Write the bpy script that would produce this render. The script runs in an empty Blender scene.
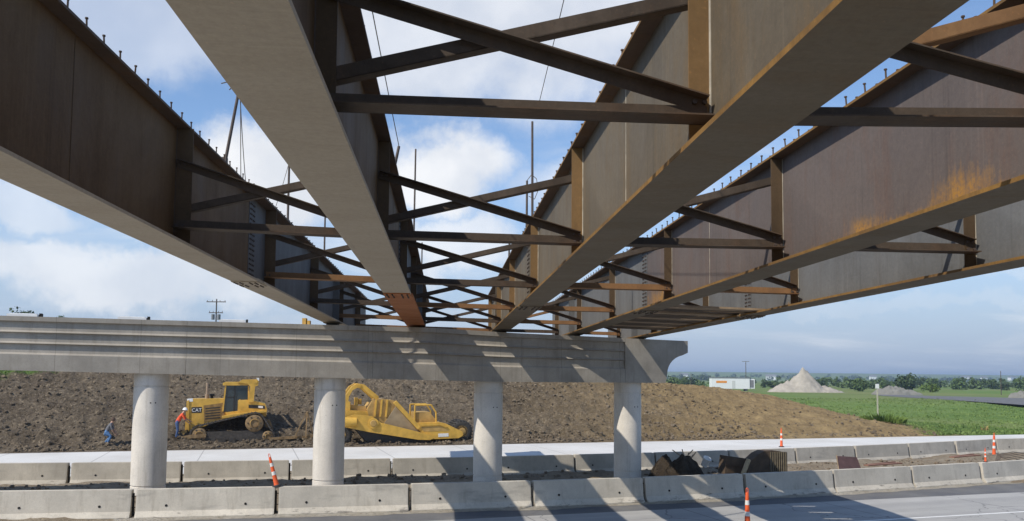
import bpy, math, random
from mathutils import Vector, Matrix, noise
from math import radians, sin, cos, tan, pi, atan2, sqrt

random.seed(7)
sc = bpy.context.scene
COL = sc.collection

# ------------------------------------------------------------------ camera
F_PX, PITCH, ROLL, CAM_H = 800.0, radians(3.5), radians(0.5), 4.1
CY = 376.5 - F_PX * tan(PITCH)
fw = Vector((0, cos(PITCH), sin(PITCH)))
r0 = Vector((1, 0, 0)); u0 = Vector((0, -sin(PITCH), cos(PITCH)))
rt = r0 * cos(ROLL) + u0 * sin(ROLL)
up = u0 * cos(ROLL) - r0 * sin(ROLL)
cd = bpy.data.cameras.new('camera'); cam = bpy.data.objects.new('camera', cd); COL.objects.link(cam)
cd.sensor_width = 36; cd.lens = F_PX / 1024 * 36
cd.shift_y = (CY - 260.5) / 1024
cd.clip_start = 0.1; cd.clip_end = 20000
m3 = Matrix((rt, up, -fw)).transposed()
cam.matrix_world = Matrix.Translation((0, 0, CAM_H)) @ m3.to_4x4()
sc.camera = cam

# ------------------------------------------------------------------ sun and sky
SUN = Vector((-0.74, -0.58, 1.0)).normalized()          # towards the sun
sl = bpy.data.lights.new('sun', 'SUN'); so = bpy.data.objects.new('sun', sl); COL.objects.link(so)
sl.energy = 4.4; sl.angle = radians(0.5); sl.color = (1.0, 0.935, 0.83)
so.rotation_euler = SUN.to_track_quat('Z', 'Y').to_euler(); so.location = SUN * 200

world = bpy.data.worlds.new('World'); sc.world = world; world.use_nodes = True
wn = world.node_tree.nodes; wl = world.node_tree.links; wn.clear()
def W(t, **k):
    n = wn.new(t)
    for a, v in k.items(): setattr(n, a, v)
    return n
def wmath(op, a, b=None, c=None, clamp=False):
    n = W('ShaderNodeMath', operation=op, use_clamp=clamp)
    for i, x in enumerate((a, b, c)):
        if x is None: continue
        if hasattr(x, 'is_output'): wl.new(x, n.inputs[i])
        else: n.inputs[i].default_value = x
    return n.outputs[0]
def wvec(op, a, b=None, out=0):
    n = W('ShaderNodeVectorMath', operation=op)
    for i, x in enumerate((a, b)):
        if x is None: continue
        if hasattr(x, 'is_output'): wl.new(x, n.inputs[i])
        else: n.inputs[i].default_value = x
    return n.outputs[out]
def wramp(v, a, b, smooth=True):
    n = W('ShaderNodeMapRange', interpolation_type='SMOOTHSTEP' if smooth else 'LINEAR')
    wl.new(v, n.inputs[0]); n.inputs[1].default_value = a; n.inputs[2].default_value = b
    return n.outputs[0]
sky = W('ShaderNodeTexSky'); sky.sky_type = 'NISHITA'; sky.sun_disc = False
sky.sun_elevation = math.asin(SUN.z); sky.sun_rotation = atan2(SUN.x, SUN.y) % (2 * pi)
sky.altitude = 250; sky.air_density = 1.0; sky.dust_density = 0.15; sky.ozone_density = 2.6
tc = W('ShaderNodeTexCoord'); D = tc.outputs['Generated']
sep = W('ShaderNodeSeparateXYZ'); wl.new(D, sep.inputs[0])
zz = wmath('ADD', wmath('MAXIMUM', sep.outputs[2], 0.0), 0.16)
cmb = W('ShaderNodeCombineXYZ'); wl.new(wmath('DIVIDE', sep.outputs[0], zz), cmb.inputs[0])
wl.new(wmath('DIVIDE', sep.outputs[1], zz), cmb.inputs[1]); cmb.inputs[2].default_value = 3.7
P2 = cmb.outputs[0]
def wnoise(vec, scale, detail=7, rough=0.55, dist=0.0, color=False):
    n = W('ShaderNodeTexNoise'); wl.new(vec, n.inputs['Vector'])
    n.inputs['Scale'].default_value = scale; n.inputs['Detail'].default_value = detail
    n.inputs['Roughness'].default_value = rough; n.inputs['Distortion'].default_value = dist
    return n.outputs[1 if color else 0]
thin = wmath('MULTIPLY', wramp(wnoise(wvec('MULTIPLY', P2, (0.6, 1.3, 1)), 1.1, 9, 0.62, 0.6), 0.47, 0.80), 0.55)
# cumulus heads: directions in the sky, ragged by noise
warp = wvec('SUBTRACT', wnoise(D, 7.0, 9, 0.62, 0, True), (0.5, 0.5, 0.5))
DW = wvec('ADD', D, wvec('MULTIPLY', warp, (0.15, 0.15, 0.15)))
def pdir(x, y):
    return (fw + rt * ((x - 512) / F_PX) + up * ((CY - y) / F_PX)).normalized()
cum = None
for (x, y, rx, rz, dens) in [(262, 178, .10, .06, 1.0), (150, 275, .17, .035, .75), (440, 176, .085, .055, .95), (440, 20, .30, .10, .78),
                             (60, 262, .10, .03, .7), (455, 250, .09, .04, .75), (20, 200, .07, .03, .55), (90, 8, .22, .06, .5), (610, 190, .12, .05, .6),
                             (800, 300, .35, .010, .16), (960, 262, .3, .012, .22)]:
    c = pdir(x, y)
    v = wvec('MULTIPLY', wvec('SUBTRACT', DW, tuple(c)), (1 / rx, 1 / rx, 1 / rz))
    f = wmath('MULTIPLY', wramp(wvec('LENGTH', v, None, 1), 1.25, 0.62), dens)
    cum = f if cum is None else wmath('MAXIMUM', cum, f)
generic = wmath('MULTIPLY', wmath('MULTIPLY', wramp(wnoise(P2, 0.9, 9, 0.55), 0.58, 0.76), 0.35), wramp(sep.outputs[2], 0.10, 0.26))
cover = wmath('MAXIMUM', cum, wmath('MAXIMUM', thin, generic), clamp=True)
shade = wnoise(D, 9.0, 5, 0.5)
csh = W('ShaderNodeMix', data_type='RGBA'); wl.new(wramp(shade, 0.35, 0.65), csh.inputs[0])
csh.inputs[6].default_value = (5.7, 5.95, 6.4, 1); csh.inputs[7].default_value = (7.3, 7.35, 7.45, 1)
band = W('ShaderNodeMix', data_type='RGBA'); wl.new(wramp(sep.outputs[2], 0.30, -0.02), band.inputs[0])
tint = W('ShaderNodeMix', data_type='RGBA'); tint.blend_type = 'MULTIPLY'; tint.inputs[0].default_value = 1.0; wl.new(sky.outputs[0], tint.inputs[6]); tint.inputs[7].default_value = (1.12, 1.18, 1.24, 1)
wl.new(tint.outputs[2], band.inputs[6]); band.inputs[7].default_value = (3.15, 3.8, 4.95, 1)
mix = W('ShaderNodeMix', data_type='RGBA'); wl.new(cover, mix.inputs[0])
wl.new(band.outputs[2], mix.inputs[6]); wl.new(csh.outputs[2], mix.inputs[7])
bg = W('ShaderNodeBackground'); wl.new(mix.outputs[2], bg.inputs[0]); bg.inputs[1].default_value = 0.138
wo = W('ShaderNodeOutputWorld'); wl.new(bg.outputs[0], wo.inputs[0])

sc.view_settings.view_transform = 'Standard'; sc.view_settings.look = 'None'
sc.view_settings.exposure = 0.0; sc.view_settings.gamma = 1.0; sc.view_settings.use_curve_mapping = False
sc.render.engine = 'CYCLES'; sc.cycles.use_denoising = True
sc.cycles.max_bounces = 7; sc.cycles.diffuse_bounces = 4; sc.cycles.sample_clamp_indirect = 8

# ------------------------------------------------------------------ frames of reference
A = radians(18)
U = Vector((cos(A), sin(A), 0)); N = Vector((-sin(A), cos(A), 0))
def RW(u, n, z=0.0): return U * u + N * n + Vector((0, 0, z))
def sst(a, b, x):
    t = max(0.0, min(1.0, (x - a) / (b - a))); return t * t * (3 - 2 * t)
def interp(tab, x):
    if x <= tab[0][0]: return tab[0][1]
    for (a, va), (b, vb) in zip(tab, tab[1:]):
        if x <= b: return va + (vb - va) * (x - a) / (b - a)
    return tab[-1][1]

# ------------------------------------------------------------------ materials
def new_mat(name):
    m = bpy.data.materials.new(name); m.use_nodes = True
    nt = m.node_tree; b = nt.nodes['Principled BSDF']
    return m, nt, b
class NT:
    def __init__(s, nt): s.nt = nt; s.tc = nt.nodes.new('ShaderNodeTexCoord')
    def coord(s, scale=(1, 1, 1), which='Object', loc=(0, 0, 0)):
        mp = s.nt.nodes.new('ShaderNodeMapping'); mp.inputs['Scale'].default_value = scale; mp.inputs['Location'].default_value = loc
        s.nt.links.new(s.tc.outputs[which], mp.inputs[0]); return mp.outputs[0]
    def world(s, scale=(1, 1, 1)):
        g = s.nt.nodes.new('ShaderNodeNewGeometry'); mp = s.nt.nodes.new('ShaderNodeMapping'); mp.inputs['Scale'].default_value = scale
        s.nt.links.new(g.outputs['Position'], mp.inputs[0]); return mp.outputs[0]
    def noise(s, vec, scale, detail=5, rough=0.55, dist=0.0):
        n = s.nt.nodes.new('ShaderNodeTexNoise'); s.nt.links.new(vec, n.inputs['Vector'])
        n.inputs['Scale'].default_value = scale; n.inputs['Detail'].default_value = detail
        n.inputs['Roughness'].default_value = rough; n.inputs['Distortion'].default_value = dist
        return n.outputs[0]
    def rmp(s, v, a, b, lo=0.0, hi=1.0):
        n = s.nt.nodes.new('ShaderNodeMapRange'); s.nt.links.new(v, n.inputs[0])
        n.inputs[1].default_value = a; n.inputs[2].default_value = b; n.inputs[3].default_value = lo; n.inputs[4].default_value = hi
        return n.outputs[0]
    def mix(s, f, a, b, mode='MIX'):
        n = s.nt.nodes.new('ShaderNodeMix'); n.data_type = 'RGBA'; n.blend_type = mode
        for i, x in ((0, f), (6, a), (7, b)):
            if hasattr(x, 'is_output'): s.nt.links.new(x, n.inputs[i])
            elif i == 0: n.inputs[0].default_value = x
            else: n.inputs[i].default_value = (*x, 1)
        return n.outputs[2]
    def math(s, op, a, b=None):
        n = s.nt.nodes.new('ShaderNodeMath'); n.operation = op
        for i, x in enumerate((a, b)):
            if x is None: continue
            if hasattr(x, 'is_output'): s.nt.links.new(x, n.inputs[i])
            else: n.inputs[i].default_value = x
        return n.outputs[0]
    def bump(s, bsdf, h, strength=0.3, dist=0.02):
        n = s.nt.nodes.new('ShaderNodeBump'); n.inputs['Strength'].default_value = strength; n.inputs['Distance'].default_value = dist
        s.nt.links.new(h, n.inputs['Height']); s.nt.links.new(n.outputs[0], bsdf.inputs['Normal'])
    def rgb(s, v):
        n = s.nt.nodes.new('ShaderNodeSeparateXYZ'); s.nt.links.new(v, n.inputs[0]); return n.outputs

def simple(name, col, rough=0.7, var=0.12, scale=6.0, bump=0.15, metal=0.0, spec=0.4, where='Object'):
    m, nt, b = new_mat(name); t = NT(nt)
    v = t.coord(which=where)
    n = t.noise(v, scale, 5)
    d = tuple(c * (1 - var) for c in col); l = tuple(min(1, c * (1 + var)) for c in col)
    nt.links.new(t.mix(t.rmp(n, 0.3, 0.7), d, l), b.inputs['Base Color'])
    b.inputs['Roughness'].default_value = rough; b.inputs['Metallic'].default_value = metal
    b.inputs['Specular IOR Level'].default_value = spec
    if bump: t.bump(b, t.noise(v, scale * 6, 4), bump, 0.01)
    return m

def steel(name, c1, c2, streak, yellow=None, amount=0.3, rough=0.7, calm=1.0):
    """weathering steel: patchy brown-grey skin, vertical run marks, fine rust grain, rust blotches near given points along the girder"""
    m, nt, b = new_mat(name); t = NT(nt)
    v = t.coord()
    big = t.noise(v, 0.45, 7, 0.68, 0.6)
    col = t.mix(t.rmp(big, 0.36, 0.64, 0.5 - 0.5 * calm, 0.5 + 0.5 * calm), c1, c2)
    st = t.noise(t.coord((1, 1.7, 0.45)), 1.0, 7, 0.72)
    col = t.mix(t.rmp(st, 0.5, 0.74, 0, amount * calm), col, streak)
    runs = t.noise(t.coord((1, 9.0, 0.16), loc=(3, 9, 1)), 1.3, 5, 0.7)                 # narrow water runs
    col = t.mix(t.rmp(runs, 0.57, 0.72, 0, 0.3 * calm), col, tuple(min(1, x * 1.5) for x in c2))
    runs2 = t.noise(t.coord((1, 13.0, 0.2), loc=(7, 2, 5)), 1.1, 4, 0.7)
    col = t.mix(t.rmp(runs2, 0.58, 0.72, 0, 0.35 * calm), col, tuple(x * 0.5 for x in c1))
    grain = t.noise(v, 16.0, 6, 0.8)
    col = t.mix(t.rmp(grain, 0.42, 0.62, 0, 0.24), col, tuple(x * 0.55 for x in c1))
    speck = t.noise(v, 34.0, 3, 0.7)
    col = t.mix(t.rmp(speck, 0.60, 0.70, 0, 0.2), col, (c2[0] * 1.9, c2[1] * 1.55, c2[2] * 1.2))
    scuff = t.noise(t.coord((6.0, 0.35, 3.0), loc=(1, 4, 2)), 0.9, 5, 0.75)
    col = t.mix(t.rmp(scuff, 0.64, 0.70, 0, 0.35), col, tuple(x * 0.45 for x in c1))
    if yellow:
        vv = t.coord(); acc = None
        wob = t.noise(v, 2.0, 7, 0.75); drip = t.noise(t.coord((1, 7.0, 0.7)), 1.6, 6, 0.75)
        for (y, z, ry, rz) in yellow:
            o = t.rgb(vv)
            dy = t.math('DIVIDE', t.math('SUBTRACT', o[1], y), ry); dz = t.math('DIVIDE', t.math('SUBTRACT', o[2], z), rz)
            d2 = t.math('SQRT', t.math('ADD', t.math('MULTIPLY', dy, dy), t.math('MULTIPLY', dz, dz)))
            d2 = t.math('ADD', d2, t.math('MULTIPLY', t.math('SUBTRACT', drip, 0.5), 2.4))
            f = t.rmp(t.math('ADD', d2, t.math('MULTIPLY', t.math('SUBTRACT', wob, 0.5), 2.2)), 1.3, 0.1)
            f = t.math('MINIMUM', t.math('MAXIMUM', f, 0.0), 1.0)
            acc = f if acc is None else t.math('MAXIMUM', acc, f)
        acc = t.math('MULTIPLY', acc, t.rmp(t.noise(v, 22, 4, 0.75), 0.36, 0.55, 0.25, 0.85))
        col = t.mix(acc, col, (0.42, 0.21, 0.035))
    nt.links.new(col, b.inputs['Base Color'])
    nt.links.new(t.rmp(st, 0.3, 0.7, rough - 0.1, rough + 0.15), b.inputs['Roughness'])
    b.inputs['Specular IOR Level'].default_value = 0.22
    t.bump(b, t.noise(v, 28, 4, 0.6), 0.15, 0.006)
    return m

def concrete(name, col, stain=0.35, scale=1.0, streak=True, bump=0.25, foot=False, vary=False, seams=False):
    m, nt, b = new_mat(name); t = NT(nt)
    v = t.coord()
    oi = nt.nodes.new('ShaderNodeObjectInfo')
    if vary:                                       # each piece has stains of its own
        ad = nt.nodes.new('ShaderNodeVectorMath'); ad.operation = 'ADD'; sc_ = nt.nodes.new('ShaderNodeVectorMath'); sc_.operation = 'SCALE'
        nt.links.new(oi.outputs['Location'], sc_.inputs[0]); sc_.inputs['Scale'].default_value = 3.7
        nt.links.new(v, ad.inputs[0]); nt.links.new(sc_.outputs[0], ad.inputs[1]); vo = v; v = ad.outputs[0]
    big = t.noise(v, 0.8 * scale, 7, 0.65)
    dk = tuple(c * (1 - stain) for c in col); lt = tuple(min(1, c * 1.1) for c in col)
    c = t.mix(t.rmp(big, 0.3, 0.7), dk, lt)
    fine = t.noise(v, 22 * scale, 5, 0.75)
    c = t.mix(t.rmp(fine, 0.45, 0.75, 0, 0.35), c, tuple(x * 0.55 for x in col))
    pits = t.noise(v, 38 * scale, 2, 0.6)
    c = t.mix(t.rmp(pits, 0.66, 0.72, 0, 0.5), c, tuple(x * 0.35 for x in col))
    if streak:
        mp = nt.nodes.new('ShaderNodeMapping'); mp.inputs['Scale'].default_value = (3.0, 3.0, 0.25); nt.links.new(v, mp.inputs[0])
        s_ = t.noise(mp.outputs[0], 1.5, 6, 0.68)
        c = t.mix(t.rmp(s_, 0.53, 0.74, 0, 0.5), c, (col[0] * .45, col[1] * .42, col[2] * .38))
    if vary:
        c = t.mix(t.rmp(oi.outputs['Random'], 0, 1, 0, 0.22), c, tuple(x * 0.45 for x in col))
    if foot:                                       # splashed grime and tyre rubber on the lower face
        z = t.rgb(vo)[2]; mp = nt.nodes.new('ShaderNodeMapping'); mp.inputs['Scale'].default_value = (1.2, 1, 5); nt.links.new(v, mp.inputs[0])
        g_ = t.noise(mp.outputs[0], 1.6, 6, 0.7); k_ = t.math('ADD', g_, t.rmp(z, 0.0, 0.35, 0.12, -0.12))
        c = t.mix(t.rmp(k_, 0.60, 0.70, 0, 0.75), c, (0.13, 0.115, 0.10))
        rb = t.noise(mp.outputs[0], 0.5, 4, 0.6); c = t.mix(t.rmp(rb, 0.60, 0.72, 0, 0.35), c, (0.16, 0.15, 0.14))
    if seams:                                      # the print of the form panels
        fr_ = t.math('ABSOLUTE', t.math('SUBTRACT', t.math('FRACT', t.math('DIVIDE', t.rgb(v)[0], 2.44)), 0.5))
        c = t.mix(t.rmp(fr_, 0.002, 0.006, 0.55, 0.0), c, tuple(x * 0.4 for x in col))
        pn = t.noise(t.coord((0.41, 0.0, 1.1)), 1.0, 1, 0.3); c = t.mix(t.rmp(pn, 0.45, 0.6, 0, 0.18), c, tuple(x * 0.6 for x in col))
    nt.links.new(c, b.inputs['Base Color']); b.inputs['Roughness'].default_value = 0.88
    b.inputs['Specular IOR Level'].default_value = 0.25
    t.bump(b, t.noise(v, 45 * scale, 5, 0.7), bump, 0.01)
    return m

M = {}
M['web_brown'] = steel('web_brown', (0.115, 0.066, 0.028), (0.165, 0.10, 0.045), (0.045, 0.029, 0.016))  # brown of shaded faces lit by ground bounce, put into the colour
M['web_grey'] = steel('web_grey', (0.115, 0.094, 0.066), (0.165, 0.136, 0.096), (0.21, 0.12, 0.04), amount=0.4, yellow=[(8.6, .0, 2.2, .12), (12.2, .03, 1.0, .12), (17.0, .05, 2.2, .12), (6.6, .6, .12, 1.1), (12.6, .6, .12, .9)])
M['web_grey_spotted'] = steel('web_grey_spotted', (0.118, 0.098, 0.09), (0.155, 0.126, 0.112), (0.17, 0.075, 0.04), amount=0.4,
                              yellow=[(7.9, 0.16, .42, .24), (9.75, 0.12, .38, .18), (19.0, .2, .9, .25), (8.8, .05, 2.4, .09), (14.0, .05, 4, .06), (20.6, .2, .7, .2)])
M['web_rusty'] = steel('web_rusty', (0.165, 0.12, 0.085), (0.20, 0.15, 0.105), (0.26, 0.12, 0.035), amount=0.5)
M['web_new'] = steel('web_new', (0.125, 0.125, 0.122), (0.17, 0.17, 0.166), (0.10, 0.08, 0.06), amount=0.4, yellow=[(9.0, .0, 1.2, .10), (13.5, .0, .8, .08), (18.0, .02, 1.0, .1)])
M['flange'] = steel('flange', (0.40, 0.335, 0.25), (0.45, 0.385, 0.295), (0.26, 0.20, 0.14), amount=0.3, calm=0.55)  # paler tone carries the light bounced up from sunlit ground
M['flange_dark'] = steel('flange_dark', (0.165, 0.132, 0.088), (0.205, 0.165, 0.115), (0.20, 0.10, 0.04), amount=0.4, calm=0.6)  # darker copy of the flange steel, shade put into its colour
M['flange_orange'] = steel('flange_orange', (0.30, 0.105, 0.035), (0.38, 0.14, 0.045), (0.16, 0.06, 0.03), amount=0.45)
M['flange_top'] = steel('flange_top', (0.085, 0.058, 0.042), (0.12, 0.082, 0.055), (0.22, 0.10, 0.03), amount=0.4)
M['stiff_brown'] = steel('stiff_brown', (0.085, 0.055, 0.03), (0.125, 0.082, 0.045), (0.05, 0.033, 0.02))
M['stiff_orange'] = steel('stiff_orange', (0.20, 0.12, 0.05), (0.26, 0.155, 0.065), (0.12, 0.07, 0.035), amount=0.5)
M['brace'] = steel('brace', (0.062, 0.045, 0.031), (0.115, 0.086, 0.062), (0.20, 0.10, 0.05), amount=0.35)
M['edge_rust'] = steel('edge_rust', (0.17, 0.095, 0.035), (0.30, 0.165, 0.045), (0.085, 0.055, 0.035), amount=0.75)
M['brace_rust'] = steel('brace_rust', (0.22, 0.115, 0.05), (0.27, 0.15, 0.065), (0.10, 0.06, 0.04), amount=0.5)
M['weld_pale'] = simple('weld_pale', (0.36, 0.32, 0.25), 0.7, 0.4, 5, 0)
M['bolt'] = simple('bolt', (0.07, 0.05, 0.04), 0.6, 0.2, 20, 0)
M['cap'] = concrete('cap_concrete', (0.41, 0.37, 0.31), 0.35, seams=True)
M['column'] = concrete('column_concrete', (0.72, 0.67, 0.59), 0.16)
M['barrier'] = concrete('barrier_concrete', (0.62, 0.565, 0.47), 0.25, 1.2, foot=True, vary=True)
M['barrier_old'] = concrete('barrier_concrete_old', (0.55, 0.50, 0.415), 0.3, 1.2, foot=True, vary=True)
M['white_pad'] = simple('white_pad', (0.78, 0.78, 0.76), 0.6, 0.06, 4)
M['elastomer'] = simple('elastomer', (0.035, 0.033, 0.032), 0.7, 0.2, 8)
M['hole'] = simple('hole_dark', (0.02, 0.018, 0.016), 0.9, 0.2, 8, 0)
M['orange'] = simple('orange_plastic', (0.78, 0.12, 0.03), 0.55, 0.12, 9, 0.05)
M['white_band'] = simple('white_band', (0.75, 0.73, 0.68), 0.45, 0.08, 9, 0)
M['rubber'] = simple('rubber', (0.03, 0.03, 0.03), 0.8, 0.2, 9)
M['timber'] = simple('timber', (0.28, 0.20, 0.125), 0.8, 0.3, 3, 0.3)
M['timber_dark'] = simple('timber_dark', (0.085, 0.058, 0.036), 0.85, 0.35, 3, 0.3)
M['post'] = simple('post_steel', (0.10, 0.075, 0.06), 0.65, 0.25, 8)
M['rope'] = simple('rope', (0.16, 0.14, 0.12), 0.9, 0.2, 8, 0)
M['yellow'] = simple('machine_yellow', (0.60, 0.355, 0.06), 0.55, 0.2, 2.6, 0.05, spec=0.4)
M['yellow_dusty'] = simple('machine_yellow_dusty', (0.42, 0.265, 0.085), 0.75, 0.3, 2.4, 0.1)
M['machine_black'] = simple('machine_black', (0.025, 0.024, 0.023), 0.6, 0.25, 6)
M['track'] = simple('track_steel', (0.065, 0.055, 0.045), 0.7, 0.4, 7, 0.3)
M['sprocket'] = simple('sprocket_dusty', (0.25, 0.165, 0.08), 0.85, 0.35, 5, 0.3)
M['tyre'] = simple('tyre', (0.045, 0.042, 0.038), 0.9, 0.3, 7, 0.3)
M['letter'] = simple('letter_white', (0.8, 0.79, 0.76), 0.5, 0.03, 5, 0)
gm, gnt, gb = new_mat('cab_glass'); gb.inputs['Base Color'].default_value = (0.03, 0.045, 0.05, 1); gb.inputs['Roughness'].default_value = 0.06; gb.inputs['Specular IOR Level'].default_value = 0.8
M['glass'] = gm
M['gravel'] = concrete('gravel_pile', (0.43, 0.385, 0.32), 0.3, 0.9, False, 0.8)
M['gravel_grey'] = concrete('gravel_grey', (0.23, 0.22, 0.19), 0.2, 0.35, False, 0.6)
M['bark'] = simple('bark', (0.09, 0.065, 0.045), 0.9, 0.3, 6, 0.4)
M['trailer_white'] = simple('trailer_white', (0.80, 0.80, 0.79), 0.5, 0.04, 1)
M['roof_grey'] = simple('roof_grey', (0.20, 0.20, 0.21), 0.8, 0.1, 1)
M['corrugated'] = simple('corrugated', (0.14, 0.115, 0.075), 0.65, 0.35, 4, 0.2)

def leafmat(name, c1, c2):
    m, nt, b = new_mat(name); t = NT(nt)
    n = t.noise(t.world(), 0.35, 4); n2 = t.noise(t.world(), 3.0, 3)
    c = t.mix(t.rmp(n, 0.35, 0.65), c1, c2)
    c = t.mix(t.rmp(n2, 0.4, 0.7, 0, 0.5), c, tuple(x * 0.5 for x in c1))
    nt.links.new(c, b.inputs['Base Color']); b.inputs['Roughness'].default_value = 0.75
    b.inputs['Specular IOR Level'].default_value = 0.2
    return m
M['leaf'] = leafmat('leaf', (0.07, 0.115, 0.035), (0.12, 0.17, 0.06))
M['leaf_dark'] = leafmat('leaf_dark', (0.05, 0.08, 0.034), (0.08, 0.115, 0.045))
M['leaf_bright'] = leafmat('leaf_bright', (0.10, 0.16, 0.03), (0.16, 0.22, 0.05))
M['blade'] = leafmat('grass_blade', (0.125, 0.20, 0.045), (0.21, 0.28, 0.085))

def dirt_mat(name, c1, c2, c3, sc_=1.0):
    m, nt, b = new_mat(name); t = NT(nt); v = t.world()
    n1 = t.noise(v, 0.12 * sc_, 6, 0.6); n2 = t.noise(v, 1.6 * sc_, 6, 0.7); n3 = t.noise(v, 7.0 * sc_, 5, 0.75)
    c = t.mix(t.rmp(n1, 0.38, 0.62), c1, c2)
    c = t.mix(t.rmp(n2, 0.42, 0.7, 0, 0.75), c, c3)
    c = t.mix(t.rmp(n3, 0.52, 0.7, 0, 0.75), c, tuple(x * 0.45 for x in c1))
    nt.links.new(c, b.inputs['Base Color']); b.inputs['Roughness'].default_value = 0.95
    b.inputs['Specular IOR Level'].default_value = 0.1
    t.bump(b, t.noise(v, 6 * sc_, 6, 0.75), 1.0, 0.16)
    return m, nt, b, t, c
M['median'] = dirt_mat('median_dirt', (0.30, 0.235, 0.16), (0.36, 0.30, 0.22), (0.20, 0.15, 0.10))[0]
M['clod'] = dirt_mat('clod_dirt', (0.14, 0.108, 0.075), (0.31, 0.248, 0.175), (0.095, 0.073, 0.05), .8)[0]
M['clod_median'] = dirt_mat('clod_median', (0.24, 0.18, 0.12), (0.32, 0.26, 0.19), (0.14, 0.10, 0.07))[0]

# ------------------------------------------------------------------ mesh helpers
class MB:
    def __init__(s): s.v = []; s.f = []; s.m = []; s.sm = []
    def add(s, vs, fs, mat=0, smooth=False):
        o = len(s.v); s.v.extend([tuple(x) for x in vs])
        for f in fs: s.f.append(tuple(o + i for i in f)); s.m.append(mat); s.sm.append(smooth)
    def box(s, c, d, rot=None, mat=0):
        hx, hy, hz = d[0] / 2, d[1] / 2, d[2] / 2
        vs = [Vector((x, y, z)) for x in (-hx, hx) for y in (-hy, hy) for z in (-hz, hz)]
        if rot is not None: vs = [rot @ p for p in vs]
        c = Vector(c); vs = [p + c for p in vs]
        s.add(vs, [(0, 1, 3, 2), (4, 6, 7, 5), (0, 4, 5, 1), (2, 3, 7, 6), (0, 2, 6, 4), (1, 5, 7, 3)], mat)
    def b2(s, a, b, mat=0):
        s.box(tuple((p + q) / 2 for p, q in zip(a, b)), tuple(abs(q - p) for p, q in zip(a, b)), None, mat)
    def prism(s, poly, a, b, frame=lambda x, z, y: (x, y, z), mat=0):
        """poly: (x,z) outline, extruded from y=a to y=b"""
        n = len(poly); area = sum(poly[i][0] * poly[(i + 1) % n][1] - poly[(i + 1) % n][0] * poly[i][1] for i in range(n))
        if area < 0: poly = poly[::-1]
        vs = [frame(x, z, a) for x, z in poly] + [frame(x, z, b) for x, z in poly]
        fs = [tuple(range(n)), tuple(range(2 * n - 1, n - 1, -1))]
        fs += [(i + n, (i + 1) % n + n, (i + 1) % n, i) for i in range(n)]
        s.add(vs, fs, mat)
    def cyl(s, p, q, r, r2=None, seg=12, mat=0, smooth=True, caps=True):
        p, q = Vector(p), Vector(q); r2 = r if r2 is None else r2
        ax = (q - p).normalized(); e1 = ax.orthogonal().normalized(); e2 = ax.cross(e1)
        vs = []
        for (c, rr) in ((p, r), (q, r2)):
            for i in range(seg):
                t = 2 * pi * i / seg; vs.append(c + e1 * (cos(t) * rr) + e2 * (sin(t) * rr))
        s.add(vs, [(i, (i + 1) % seg, (i + 1) % seg + seg, i + seg) for i in range(seg)], mat, smooth)
        if caps: s.add(vs, [tuple(range(seg - 1, -1, -1)), tuple(range(seg, 2 * seg))], mat)
    def tube(s, pts, r, seg=6, mat=0):
        for a, b in zip(pts, pts[1:]): s.cyl(a, b, r, r, seg, mat)
    def bar(s, p, q, w, h, upv=(0, 0, 1), mat=0):
        """box beam from p to q, width w (sideways), height h"""
        p, q = Vector(p), Vector(q); ax = (q - p); L = ax.length; ax.normalize()
        sd = ax.cross(Vector(upv)).normalized(); u_ = sd.cross(ax)
        R_ = Matrix((sd, ax, u_)).transposed(); s.box((p + q) / 2, (w, L, h), R_, mat)
    def lathe(s, prof, c=(0, 0, 0), seg=20, mat=0, axis='z', hard=False):
        if hard:                                  # every band keeps its own normals
            for a_, b_ in zip(prof, prof[1:]): s.lathe([a_, b_], c, seg, mat, axis)
            return
        vs = []; n = len(prof)
        for (r, h) in prof:
            for i in range(seg):
                t = 2 * pi * i / seg
                if axis == 'z': vs.append((c[0] + r * cos(t), c[1] + r * sin(t), c[2] + h))
                else: vs.append((c[0] + r * cos(t), c[1] + h, c[2] + r * sin(t)))
        fs = []
        for k in range(n - 1):
            for i in range(seg):
                j = (i + 1) % seg; q = (k * seg + i, k * seg + j, (k + 1) * seg + j, (k + 1) * seg + i)
                fs.append(q if axis == 'z' else q[::-1])
        s.add(vs, fs, mat, True)
        a = tuple(range(seg - 1, -1, -1)); b = tuple(range((n - 1) * seg, n * seg))
        if prof[-1][1] - prof[0][1] > .05 or n > 2: s.add(vs, [a, b] if axis == 'z' else [a[::-1], b[::-1]], mat)
    def mesh(s, name, mats):
        me = bpy.data.meshes.new(name); me.from_pydata(s.v, [], s.f)
        for m in (mats if isinstance(mats, (list, tuple)) else [mats]): me.materials.append(m)
        me.polygons.foreach_set('material_index', s.m); me.polygons.foreach_set('use_smooth', s.sm)
        me.update(); return me
    def build(s, name, mats, parent=None, loc=None):
        return link(name, s.mesh(name, mats), parent, loc)
def link(name, me, parent=None, loc=None, rot=None):
    o = bpy.data.objects.new(name, me); COL.objects.link(o)
    if parent is not None: o.parent = parent
    if loc is not None: o.location = loc
    if rot is not None: o.rotation_euler = rot
    return o
def thing(name, label, cat, loc=(0, 0, 0), rz=0.0, group=None):
    o = link(name, None, None, loc, (0, 0, rz)); o.empty_display_size = 0.3; return tag(o, label, cat, group)
def tag(o, label, cat, group=None):
    o['label'] = label; o['category'] = cat
    if group: o['group'] = group
    return o
def structure(o): o['kind'] = 'structure'; return o
def stuff(o, label=None, cat=None):
    o['kind'] = 'stuff'
    if label: o['label'] = label; o['category'] = cat
    return o
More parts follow.
